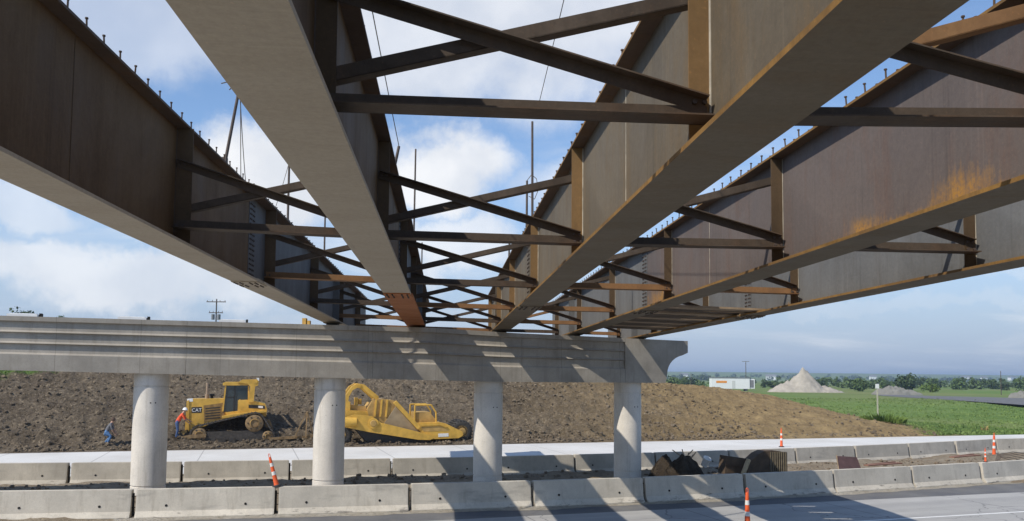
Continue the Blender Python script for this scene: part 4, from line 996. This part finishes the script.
def tyre(cx, cy, r, y0, w, parent):
    a = S(cx, cy); R0 = r / S.sv; mb = MB(); mb.lathe([(R0 * .55, y0 + .05), (R0 * .88, y0), (R0, y0 + .09), (R0, y0 + w - .09), (R0 * .88, y0 + w), (R0 * .55, y0 + w - .05)], (a[0], 0, a[1]), 28, axis='y')
    wh = link('wheel', None, parent); mb.build('tyre', M['tyre'], wh)
    mb = MB()
    for q in range(22):
        t_ = q * 2 * pi / 22; R_ = Matrix.Rotation(-t_, 3, 'Y'); mb.box(Vector((a[0], y0 + w / 2, a[1])) + R_ @ Vector((R0 + .012, 0, 0)), (.06, w * .9, .07), R_)
    stuff(mb.build('tread_lugs', M['tyre'], wh))
    mb = MB(); mb.lathe([(R0 * .2, y0 + .02), (R0 * .52, y0 + .08), (R0 * .56, y0 + .05)], (a[0], 0, a[1]), 20, axis='y'); mb.build('rim', M['yellow_dusty'], wh)
for y in (.35, 1.55): tyre(464.5, 432.8, 11.0, y, .55, scr)
for y in (.3, 1.7): tyre(344.5, 434.5, 9.6, y, .5, scr)
p_ = [S(*q) for q in ((344, 432), (312, 437), (277, 438.5))]
mb = MB(); mb.bar((p_[0][0], 1.2, p_[0][1]), (p_[1][0], 1.2, p_[1][1]), .2, .18); mb.bar((p_[1][0], 1.2, p_[1][1]), (p_[2][0], 1.2, p_[2][1]), .16, .14); mb.build('drawbar', M['sprocket'], scr)
mb = MB(); q_ = [S(*q) for q in ((311, 437), (300, 438), (312, 412), (318, 436))]
for i_, j_ in ((1, 2), (2, 3), (0, 2)): mb.bar((q_[i_][0], 1.0, q_[i_][1]), (q_[j_][0], 1.3, q_[j_][1]), .07, .07, (0, 1, 0))
mb.build('hose_support', M['sprocket'], scr)

# ================================================================== PEOPLE
def person(name, label, p, joints, bones, heads, face, mats, hat):
    """joints: name -> (x, y, z, radius); bones: (a, b, region); one skinned body"""
    names = list(joints); idx = {n_: i for i, n_ in enumerate(names)}
    me = bpy.data.meshes.new('body'); me.from_pydata([joints[n_][:3] for n_ in names], [(idx[a], idx[b_]) for a, b_, _ in bones], []); me.update()
    o = bpy.data.objects.new('tmp', me); COL.objects.link(o)
    sk = o.modifiers.new('skin', 'SKIN'); sk.use_smooth_shade = True
    for i, n_ in enumerate(names):
        r = joints[n_][3]; me.skin_vertices[0].data[i].radius = (r, r); me.skin_vertices[0].data[i].use_root = (n_ == 'pelvis')
    sb = o.modifiers.new('sub', 'SUBSURF'); sb.levels = 1; sb.render_levels = 1
    dg = bpy.context.evaluated_depsgraph_get(); ev = o.evaluated_get(dg); nm = bpy.data.meshes.new_from_object(ev)
    bpy.data.objects.remove(o)
    reg = {'shirt': 0, 'jeans': 1, 'skin': 2, 'boot': 3}
    nm.materials.clear()
    for mt in mats: nm.materials.append(mt)
    segs = [(Vector(joints[a][:3]), Vector(joints[b_][:3]), reg[rg]) for a, b_, rg in bones]
    for f in nm.polygons:
        c_ = f.center; best = None
        for a, b_, rg in segs:
            ab = b_ - a; t_ = max(0, min(1, (c_ - a).dot(ab) / max(1e-9, ab.length_squared))); d = (a + ab * t_ - c_).length
            if best is None or d < best[0]: best = (d, rg)
        f.material_index = best[1]; f.use_smooth = True
    r_ = thing(name, label, 'person', p, A)
    link('body', nm, r_)
    hv = Vector(joints['head'][:3]); fd = Vector(face).normalized(); sd = fd.cross(Vector((0, 0, 1))).normalized()
    mb = MB()
    for s_ in (-1, 1): mb.cyl(hv + fd * .088 + sd * s_ * .035 + Vector((0, 0, .012)), hv + fd * .10 + sd * s_ * .035 + Vector((0, 0, .012)), .012, None, 8)
    mb.build('eyes', M['machine_black'], r_)
    mb = MB(); mb.cyl(hv + fd * .085 + Vector((0, 0, .005)), hv + fd * .125 + Vector((0, 0, -.035)), .012, .018, 8); mb.build('nose', mats[2], r_)
    mb = MB(); mb.box(hv + fd * .095 + Vector((0, 0, -.06)), (.012, .05, .012), Matrix((fd, sd, fd.cross(sd))).transposed()); mb.build('mouth', simple('lip', (.28, .10, .08), .6), r_)
    for s_ in (-1, 1):
        mb = MB(); mb.cyl(hv + sd * s_ * .085, hv + sd * s_ * .105, .03, .024, 8); mb.build('ear', mats[2], r_)
    mb = MB(); tl = Vector((fd.x * .12, fd.y * .12, 1)).normalized(); q_ = tl.rotation_difference(Vector((0, 0, 1))).inverted().to_matrix()
    mm = MB()
    if hat: mm.lathe([(.165, .03), (.165, .045), (.128, .05), (.122, .10), (.09, .15), (.03, .172)], seg=16)
    else: mm.lathe([(.104, -.06), (.116, .0), (.112, .06), (.08, .11), (.02, .125)], seg=14)
    mm.v = [tuple(hv - (Vector((0, 0, 0)) if hat else fd * .022) + q_ @ Vector(v_)) for v_ in mm.v]
    mm.build('hard_hat' if hat else 'hair', M['white_pad'] if hat else simple('hair_brown', (.09, .055, .035), .8, .2, 20), r_)
    return r_
def hand(J, B, w, tip, sd, pre):
    """palm and five fingers beyond wrist w, pointing towards tip"""
    w = Vector(w); d = (Vector(tip) - w).normalized(); sd = Vector(sd).normalized()
    J[pre + 'palm'] = (*(w + d * .07), .032); B.append((pre + 'wrist', pre + 'palm', 'skin'))
    for i, (o, l) in enumerate(((-.033, .075), (-.011, .085), (.011, .082), (.033, .065))):
        a = w + d * .10 + sd * o; b_ = w + d * (.10 + l) + sd * o * 1.1 + Vector((0, 0, -.018))
        J[f'{pre}f{i}a'] = (*a, .009); J[f'{pre}f{i}b'] = (*b_, .008); B.append((pre + 'palm', f'{pre}f{i}a', 'skin')); B.append((f'{pre}f{i}a', f'{pre}f{i}b', 'skin'))
    a = w + d * .06 + sd * -.05; b_ = w + d * .10 + sd * -.07
    J[pre + 'ta'] = (*a, .010); J[pre + 'tb'] = (*b_, .009); B.append((pre + 'palm', pre + 'ta', 'skin')); B.append((pre + 'ta', pre + 'tb', 'skin'))
def figure(hips, chest, neck, head, kneeL, kneeR, ankL, ankR, elL, wrL, tipL, elR, wrR, tipR, face):
    J = {}; B = []
    def j(n_, p, r): J[n_] = (*p, r)
    j('pelvis', hips, .145); mid = (Vector(hips) + Vector(chest)) / 2; j('waist', mid, .135); j('chest', chest, .155); j('neck', neck, .058); j('head', head, .098)
    hd = Vector(head) + (Vector(head) - Vector(neck)).normalized() * .085; j('crown', hd, .075)
    B += [('pelvis', 'waist', 'shirt'), ('waist', 'chest', 'shirt'), ('chest', 'neck', 'skin'), ('neck', 'head', 'skin'), ('head', 'crown', 'skin')]
    for s_, kn, an in ((-1, kneeL, ankL), (1, kneeR, ankR)):
        k_ = 'L' if s_ < 0 else 'R'; hp = Vector(hips) + Vector((0, s_ * .10, -.05)); j('hip' + k_, hp, .105); j('knee' + k_, kn, .072); j('ank' + k_, an, .052)
        ft = Vector(an) + Vector((face[0], face[1], 0)).normalized() * .17; ft.z = an[2] - .045; j('toe' + k_, ft, .042)
        B += [('pelvis', 'hip' + k_, 'jeans'), ('hip' + k_, 'knee' + k_, 'jeans'), ('knee' + k_, 'ank' + k_, 'jeans'), ('ank' + k_, 'toe' + k_, 'boot')]
    for s_, el, wr, tip in ((-1, elL, wrL, tipL), (1, elR, wrR, tipR)):
        k_ = 'L' if s_ < 0 else 'R'; sh = Vector(chest) + (Vector(neck) - Vector(chest)) * .45 + Vector((0, s_ * .19, -.02)); j('sh' + k_, sh, .065); j('el' + k_, el, .045); j(k_ + 'wrist', wr, .030)
        B += [('chest', 'sh' + k_, 'shirt'), ('sh' + k_, 'el' + k_, 'shirt'), ('el' + k_, k_ + 'wrist', 'skin')]
        hand(J, B, wr, tip, (0, 1, 0), k_)
    return J, B
SKIN = simple('skin', (.42, .25, .17), .6, .08, 12, 0); JEANS = simple('jeans', (.06, .10, .21), .85, .25, 10, .1); BOOT = simple('boots', (.10, .07, .05), .8, .2, 10, .1)
SH1 = simple('shirt_orange', (.75, .10, .035), .8, .12, 8, .1); SH2 = simple('shirt_grey', (.14, .14, .15), .85, .2, 8, .1)
J, B = figure((0, 0, .93), (.22, 0, 1.30), (.33, 0, 1.47), (.40, 0, 1.57), (.06, -.1, .5), (.02, .12, .5), (-.02, -.12, .09), (.10, .12, .09),
              (.42, -.24, 1.08), (.60, -.16, .90), (.75, -.14, .80), (.45, .24, 1.10), (.66, .15, .98), (.8, .12, .92), (1, 0, -.35))
p = emb_hit(176.5, 438); person('person', 'person in orange shirt, jeans and white hard hat bending at the bulldozer front', p + Vector((0, 0, -.04)), J, B, None, (1, 0, -.35), [SH1, JEANS, SKIN, BOOT], True)
J, B = figure((-.10, 0, .68), (.10, 0, 1.05), (.20, 0, 1.23), (.25, 0, 1.33), (.18, -.13, .48), (.10, .14, .42), (.0, -.13, .09), (-.16, .14, .09),
              (.22, -.24, .80), (.34, -.14, .58), (.44, -.12, .48), (.25, .24, .82), (.38, .12, .62), (.48, .1, .52), (1, -.2, -.5))
p = emb_hit(107.5, 444); person('person', 'person in grey shirt and blue jeans crouching on the dirt at left', p + Vector((0, 0, -.04)), J, B, None, (1, -.2, -.5), [SH2, simple('jeans_light', (.09, .19, .36), .85, .2, 10, .1), SKIN, BOOT], False)

# ================================================================== PLANTS
def leaves(mb, c, rad, count, size, squash=1.0, shell=.55):
    for _ in range(count):
        d = Vector((random.gauss(0, 1), random.gauss(0, 1), random.gauss(0, 1))).normalized(); r = shell + (1 - shell) * random.random()
        p = Vector(c) + Vector((d.x * rad[0] * r, d.y * rad[1] * r, d.z * rad[2] * r))
        n_ = (d + Vector((random.gauss(0, .6), random.gauss(0, .6), random.gauss(0, .6)))).normalized(); e1 = n_.orthogonal().normalized(); e1 = (Matrix.Rotation(random.uniform(0, 6.28), 3, n_) @ e1); e2 = n_.cross(e1); s_ = size * random.uniform(.6, 1.4)
        mb.add([p - e1 * s_, p + e2 * s_ * .6, p + e1 * s_, p - e2 * s_ * .6], [(0, 1, 2, 3)])
def crown_lumps(mb, c, w, h, lumps, per, size):
    for _ in range(lumps):
        a = random.uniform(0, 6.28); r = w * .5 * sqrt(random.random()) * .75; z = random.uniform(.12, .85) * h
        k_ = 1 - abs(z / h - .42) * .9
        lc = (c[0] + r * cos(a) * k_, c[1] + r * sin(a) * k_, c[2] + z); q = w * random.uniform(.16, .28)
        leaves(mb, lc, (q, q, q * .8), per, size)
def tree(p, w, h, label, mat, lumps=16, per=55, trunk=.3, group=None):
    r_ = thing('tree', label, 'tree', p, random.uniform(0, 6), group); th = h * trunk
    mb = MB(); mb.cyl((0, 0, -.5), (0, 0, th), w * .05, w * .035, 8); mb.cyl((0, 0, th), (w * .05, 0, h * .75), w * .035, w * .012, 7)
    for q in range(5):
        a = q * 1.26; mb.cyl((0, 0, th * (.9 + .1 * q)), (cos(a) * w * .3, sin(a) * w * .3, h * (.5 + .07 * q)), w * .02, w * .006, 6)
    mb.build('trunk', M['bark'], r_)
    mb = MB(); crown_lumps(mb, (0, 0, h * trunk * .7), w, h * (1 - trunk * .7), lumps, per, w * .055); mb.build('crown', mat, r_)
    return r_
def place(x, Y):                                                   # ground point in picture column x at depth Y
    d = fw + rt * ((x - 512) / F_PX) + up * ((CY - 385) / F_PX); p = d * (Y / d.y); u_, n_ = p.dot(U), p.dot(N)
    return Vector((p.x, p.y, far_ground(u_, n_)))
def height_for(x, y, Y, zg):
    d = fw + rt * ((x - 512) / F_PX) + up * ((CY - y) / F_PX); return CAM_H + d.z * Y / d.y - zg
wood = MB(); wood2 = MB()
for q in range(230):
    x = random.uniform(640, 1130); Y = random.uniform(285, 430)
    if x < 775 and random.random() < .45: continue
    p = place(x, Y); hmax = height_for(min(x, 1024), 377.0 + random.uniform(-1.5, 5), Y, p.z); w = random.uniform(3.5, 7)
    crown_lumps(wood if random.random() < .55 else wood2, (p.x, p.y, p.z - .4), w, max(2.0, hmax), 7, 22, .55)
stuff(wood.build('distant_wood', M['leaf']), 'green belt of far trees and scrub along the horizon', 'woodland')
stuff(wood2.build('distant_scrub', M['leaf_dark']), 'darker patches of scrub in the far tree belt', 'woodland')
wood = MB()
for q in range(150):
    x = random.uniform(655, 1120); Y = random.uniform(900, 1900); p = place(x, Y); w = random.uniform(10, 22)
    crown_lumps(wood, (p.x, p.y, p.z - 1), w, random.uniform(5, 9), 4, 12, 1.8)
stuff(wood.build('ridge_trees', M['leaf_dark']), 'tiny dark trees dotting the distant ridge line', 'woodland')
for (x, Y, yt, w, mt, lab) in ((908, 250, 373.5, 7.5, 'leaf_dark', 'dark rounded tree standing highest in the belt right of gravel pile'), (674, 300, 377.5, 9, 'leaf', 'pale green bushy tree beside the end of the pier cap'),
                        (930, 235, 384, 5, 'leaf_bright', 'small bright green bush between side road and tree belt'), (860, 240, 379, 6, 'leaf', 'mid green tree just right of the pale gravel pile')):
    p = place(x, Y); tree(p, w, height_for(x, yt, Y, p.z), lab, M[mt], 14, 60, .12)
for (x, yt, w, lab) in ((18, 306.0, 4.2, 'leftmost leafy tree top showing above the pier cap'), (57, 310.0, 3.6, 'dark rounded tree top above the cap left of the plinth'), (37, 312.5, 3.2, 'low thin tree top between two others above the cap')):
    Y = 120; p = RW(-60, 100, 2.5); d = fw + rt * ((x - 512) / F_PX) + up * ((CY - 380) / F_PX); p = d * (Y / d.y); p.z = 3.5
    tree(p, w, height_for(x, yt, Y, p.z), lab, M['leaf_dark'], 14, 50, .5)
# weeds at the foot of the slope
def surf(u_, n_): return max(emb_rough(u_, n_) if u_ < 62 else -9, far_ground(u_, n_))
def weed(p, h, spread, count, label, mt):
    mb = MB()
    for q in range(count):
        a = random.uniform(0, 6.28); r = spread * sqrt(random.random()); b_ = Vector((r * cos(a), r * sin(a) * .6, -.05)); hh = h * random.uniform(.5, 1) * (1 - .5 * r / spread)
        l_ = Vector((cos(a), sin(a), 0)) * hh * random.uniform(.1, .5); w_ = Vector((-sin(a + 1), cos(a + 1), 0)) * .05
        m1 = b_ + l_ * .4 + Vector((0, 0, hh * .6)); tp = b_ + l_ + Vector((0, 0, hh * random.uniform(.75, 1)))
        mb.add([b_ - w_ * .5, b_ + w_ * .5, m1 + w_, m1 - w_], [(0, 1, 2, 3)]); mb.add([m1 - w_, m1 + w_, tp], [(0, 1, 2)])
    o = mb.build('weed_clump', mt, None, p); tag(o, label, 'weeds', 'weed clumps in the grass'); return o
def gp(x, n_):
    d = fw + rt * ((x - 512) / F_PX) + up * ((CY - 400) / F_PX); p = d * (n_ / d.dot(N)); return Vector((p.x, p.y, surf(p.dot(U), n_)))
weed(gp(882, 53.5), 1.25, 1.9, 420, 'big leafy weed clump below the white-topped marker post', M['leaf_bright'])
weed(gp(984, 50.5), .75, .25, 24, 'single tall dry weed near the right picture edge', simple('dry_weed', (.35, .25, .10), .9, .2, 6, 0))
gmesh = MB()
for q in range(26000):
    n_ = 47.2 + 75 * random.random() ** 2.2; u_ = random.uniform(44, 125)
    if u_ - .35 * n_ + 4 * nz(u_, n_, .22) < 32.0: continue
    p = RW(u_, n_, surf(u_, n_) - .02); h = random.uniform(.04, .11) * (2.2 if nz(u_, n_, .3) > .25 else 1); w_ = random.uniform(.02, .05) * (1 + n_ / 80)
    for k_ in range(3):
        a = random.uniform(0, 6.28); t_ = Vector((cos(a), sin(a), 0)); s_ = Vector((-sin(a), cos(a), 0)) * w_; o_ = Vector((random.uniform(-.15, .15), random.uniform(-.15, .15), 0))
        gmesh.add([p + o_ - s_, p + o_ + s_, p + o_ + t_ * h * .5 + Vector((0, 0, h))], [(0, 1, 2)])
stuff(gmesh.build('grass', M['blade']), 'bright green rough grass right of the dirt slope', 'grass')
gmesh = MB()
for q in range(5000):
    u_ = random.uniform(-30, -6); n_ = random.uniform(56, 66)
    if -.55 * u_ + n_ < 67.5: continue
    p = RW(u_, n_, emb_rough(u_, n_) - .02); h = random.uniform(.1, .25)
    for k_ in range(2):
        a = random.uniform(0, 6.28); t_ = Vector((cos(a), sin(a), 0)); s_ = Vector((-sin(a), cos(a), 0)) * .03
        gmesh.add([p - s_, p + s_, p + t_ * h * .5 + Vector((0, 0, h))], [(0, 1, 2)])
stuff(gmesh.build('bank_grass', M['blade']), 'green grass at the top left of the dirt slope', 'grass')

# ================================================================== FAR THINGS
def pole_thing(x, Y, yt, label, cat, name, r=.12, lamp=False, zb=None):
    p = place(x, Y)
    if zb is not None: p.z = zb
    h = height_for(x, yt, Y, p.z); r_ = thing(name, label, cat, p)
    mb = MB(); mb.cyl((0, 0, -.3), (0, 0, h), r, r * .7, 8); mb.build('pole', M['post'], r_); return r_, h
ut, h = pole_thing(214, 150, 299, 'wooden utility pole with two crossarms above the pier cap', 'utility pole', 'utility_pole', .17, zb=3.0)
for z, w in ((h - .55, 3.6), (h - 2.6, 2.6)):
    mb = MB(); mb.box((0, -.2, z), (w, .12, .16)); mb.build('crossarm', M['post'], ut)
    for x in (-.46, -.2, .2, .46):
        mb = MB(); mb.cyl((x * w, -.2, z + .08), (x * w, -.2, z + .35), .06, .04, 6); mb.build('insulator', M['post'], ut)
for s_ in (-1, 1):
    mb = MB(); mb.cyl((s_ * .55, -.1, h - 3.9), (s_ * .55, -.1, h - 2.9), .3, None, 12); mb.build('transformer', M['roof_grey'], ut)
lp, h = pole_thing(746, 245, 361.5, 'tall lamp post rising behind the white site trailer', 'lamp post', 'lamp_post', .13)
mb = MB(); mb.box((.5, 0, h), (1.2, .25, .15)); mb.box((-.5, 0, h), (1.2, .25, .15)); mb.build('lamp_head', M['roof_grey'], lp)
pole_thing(1001, 200, 371, 'thin grey pole in the scrub near the right edge', 'pole', 'field_pole', .1)
pole_thing(691, 280, 373, 'thin pole standing left of the white trailer', 'pole', 'field_pole', .1)
mp = gp(877.5, 72); r_ = thing('marker_post', 'slim marker post with white top in the grass', 'marker post', mp); h = height_for(877.5, 386, mp.y, mp.z)
mb = MB(); mb.box((0, 0, h / 2), (.12, .12, h)); mb.build('stake', simple('stake', (.45, .42, .33), .8, .15, 6), r_); mb = MB(); mb.box((0, -.01, h - .02), (.34, .15, .5)); mb.build('white_top', M['white_pad'], r_)
# white site trailer
p = place(733.5, 226); tr = thing('site_trailer', 'long white site trailer on the plain with orange lettering strip', 'trailer', p, .0)
x0, x1, hh = -21.5 * 226 / 800, 21.5 * 226 / 800, height_for(733, 378.2, 226, p.z)
mb = MB(); mb.b2((x0, 0, .6), (x1 - 1.5, 3, hh)); mb.b2((x1 - 1.5, .25, .7), (x1, 2.8, hh - .15)); mb.build('body', M['trailer_white'], tr)
mb = MB(); mb.b2((x0 - .1, -.08, hh), (x1 - 1.4, 3.08, hh + .22)); mb.build('roof', M['roof_grey'], tr)
mb = MB(); mb.b2((x0 + 1.2, -.04, hh - 1.35), (x0 + 4.2, -.005, hh - .75)); mb.build('sign_strip', simple('sign_orange', (.80, .30, .05), .5, .1, 3, 0), tr)
mb = MB(); mb.b2((x1 - 1.4, .2, 1.0), (x1 - .3, .245, hh - .5)); mb.build('end_wall_shade', M['roof_grey'], tr)  # dark panel stands in for the shade on the trailer's end wall
mb = MB(); mb.b2((-.4, -.03, .7), (.5, -.004, hh - .7)); mb.build('door', simple('door_pale', (.6, .6, .58), .6, .05, 2, 0), tr)
for x in (x0 + 1, x0 + 5, x1 - 2.5): mb = MB(); mb.b2((x, .3, -.2), (x + .5, 2.7, .6)); mb.build('support', M['roof_grey'], tr)
# gravel heaps
def heap(x, Y, wpx, yt, label, mt, peaks, depth=.7):
    p = place(x, Y); W_ = wpx * Y / 800; Hh = height_for(x, yt, Y, p.z); k = 60; vs = []; fs = []
    for j in range(k + 1):
        for i in range(k + 1):
            xx = -1 + 2 * i / k; yy = -1 + 2 * j / k; z = 0
            for (cx, s_, hgt, sh) in peaks:
                d = sqrt(((xx - cx) / s_) ** 2 + (yy / (s_ * 1.0)) ** 2); z = max(z, hgt * max(0, 1 - d) ** sh)
            z = z * (1 + .10 * nz(xx * 3, yy * 3, 2.0)) if z > 0 else -.03
            vs.append((xx * W_ / 2, yy * W_ / 2 * depth, z * Hh + (.3 * nz(xx * W_, yy * W_, .5) if z > 0.02 else 0) - .05))
    for j in range(k):
        for i in range(k): a = j * (k + 1) + i; fs.append((a, a + 1, a + k + 2, a + k + 1))
    me = bpy.data.meshes.new('gravel_heap'); me.from_pydata(vs, [], fs); me.materials.append(mt); me.polygons.foreach_set('use_smooth', [True] * len(fs))
    o = link('gravel_heap', me, None, p); return tag(o, label, 'gravel heap')
heap(804, 215, 76, 367.0, 'tall pale gravel heap on the plain right of the trailer', M['gravel'], [(-.02, .62, 1.0, 1.0), (-.42, .55, .48, .95), (.5, .55, .28, .9)])
heap(897, 190, 50, 385.6, 'low grey gravel heap beside the side road', M['gravel_grey'], [(-.2, .8, 1.0, .55), (.4, .6, .6, .6)])
heap(1021, 165, 26, 390.5, 'small sandy heap at the right picture edge', M['gravel_grey'], [(0, .95, 1.0, .5)])
# houses on the ridge
for i, (x, Y, w, lab) in enumerate(((684, 1500, 14, 'tiny white house on the far ridge beside the cap end'), (966, 1700, 16, 'tiny white house on the ridge above the green field'), (984, 1650, 11, 'tiny house with white wall on the ridge near the lamp pole'),
                                    (771, 1400, 17, 'tiny dark roofed house on the horizon left of gravel heap'), (873, 1600, 12, 'tiny house on the horizon above the low grey heap'), (1012, 1750, 16, 'tiny house on the ridge at the far right'))):
    p = place(x, Y); r_ = thing('house', lab, 'house', p, random.uniform(-.4, .4), 'houses on the far ridge'); h = 6.5
    mb = MB(); mb.b2((-w / 2, -4, -1), (w / 2, 4, h)); mb.build('wall', M['trailer_white'], r_)
    mb = MB(); mb.prism([(-4.6, h + .01), (4.6, h + .01), (0, h + 3)], -w / 2 - .5, w / 2 + .5, lambda x, z, y: (y, x, z)); mb.build('roof', M['roof_grey'], r_)

# ================================================================== AIR
m = bpy.data.materials.new('haze_air'); m.use_nodes = True; nt = m.node_tree; nt.nodes.clear()
pv_ = nt.nodes.new('ShaderNodeVolumePrincipled'); pv_.inputs['Color'].default_value = (0.62, 0.78, 1.0, 1); pv_.inputs['Density'].default_value = 0.00032; pv_.inputs['Anisotropy'].default_value = 0.2
ou = nt.nodes.new('ShaderNodeOutputMaterial'); nt.links.new(pv_.outputs[0], ou.inputs['Volume'])
hz = MB(); hz.b2((-9500, -2500, -1.6), (9500, 9800, 48)); o = hz.build('haze', m); stuff(o, 'pale summer haze over the far plain', 'haze')
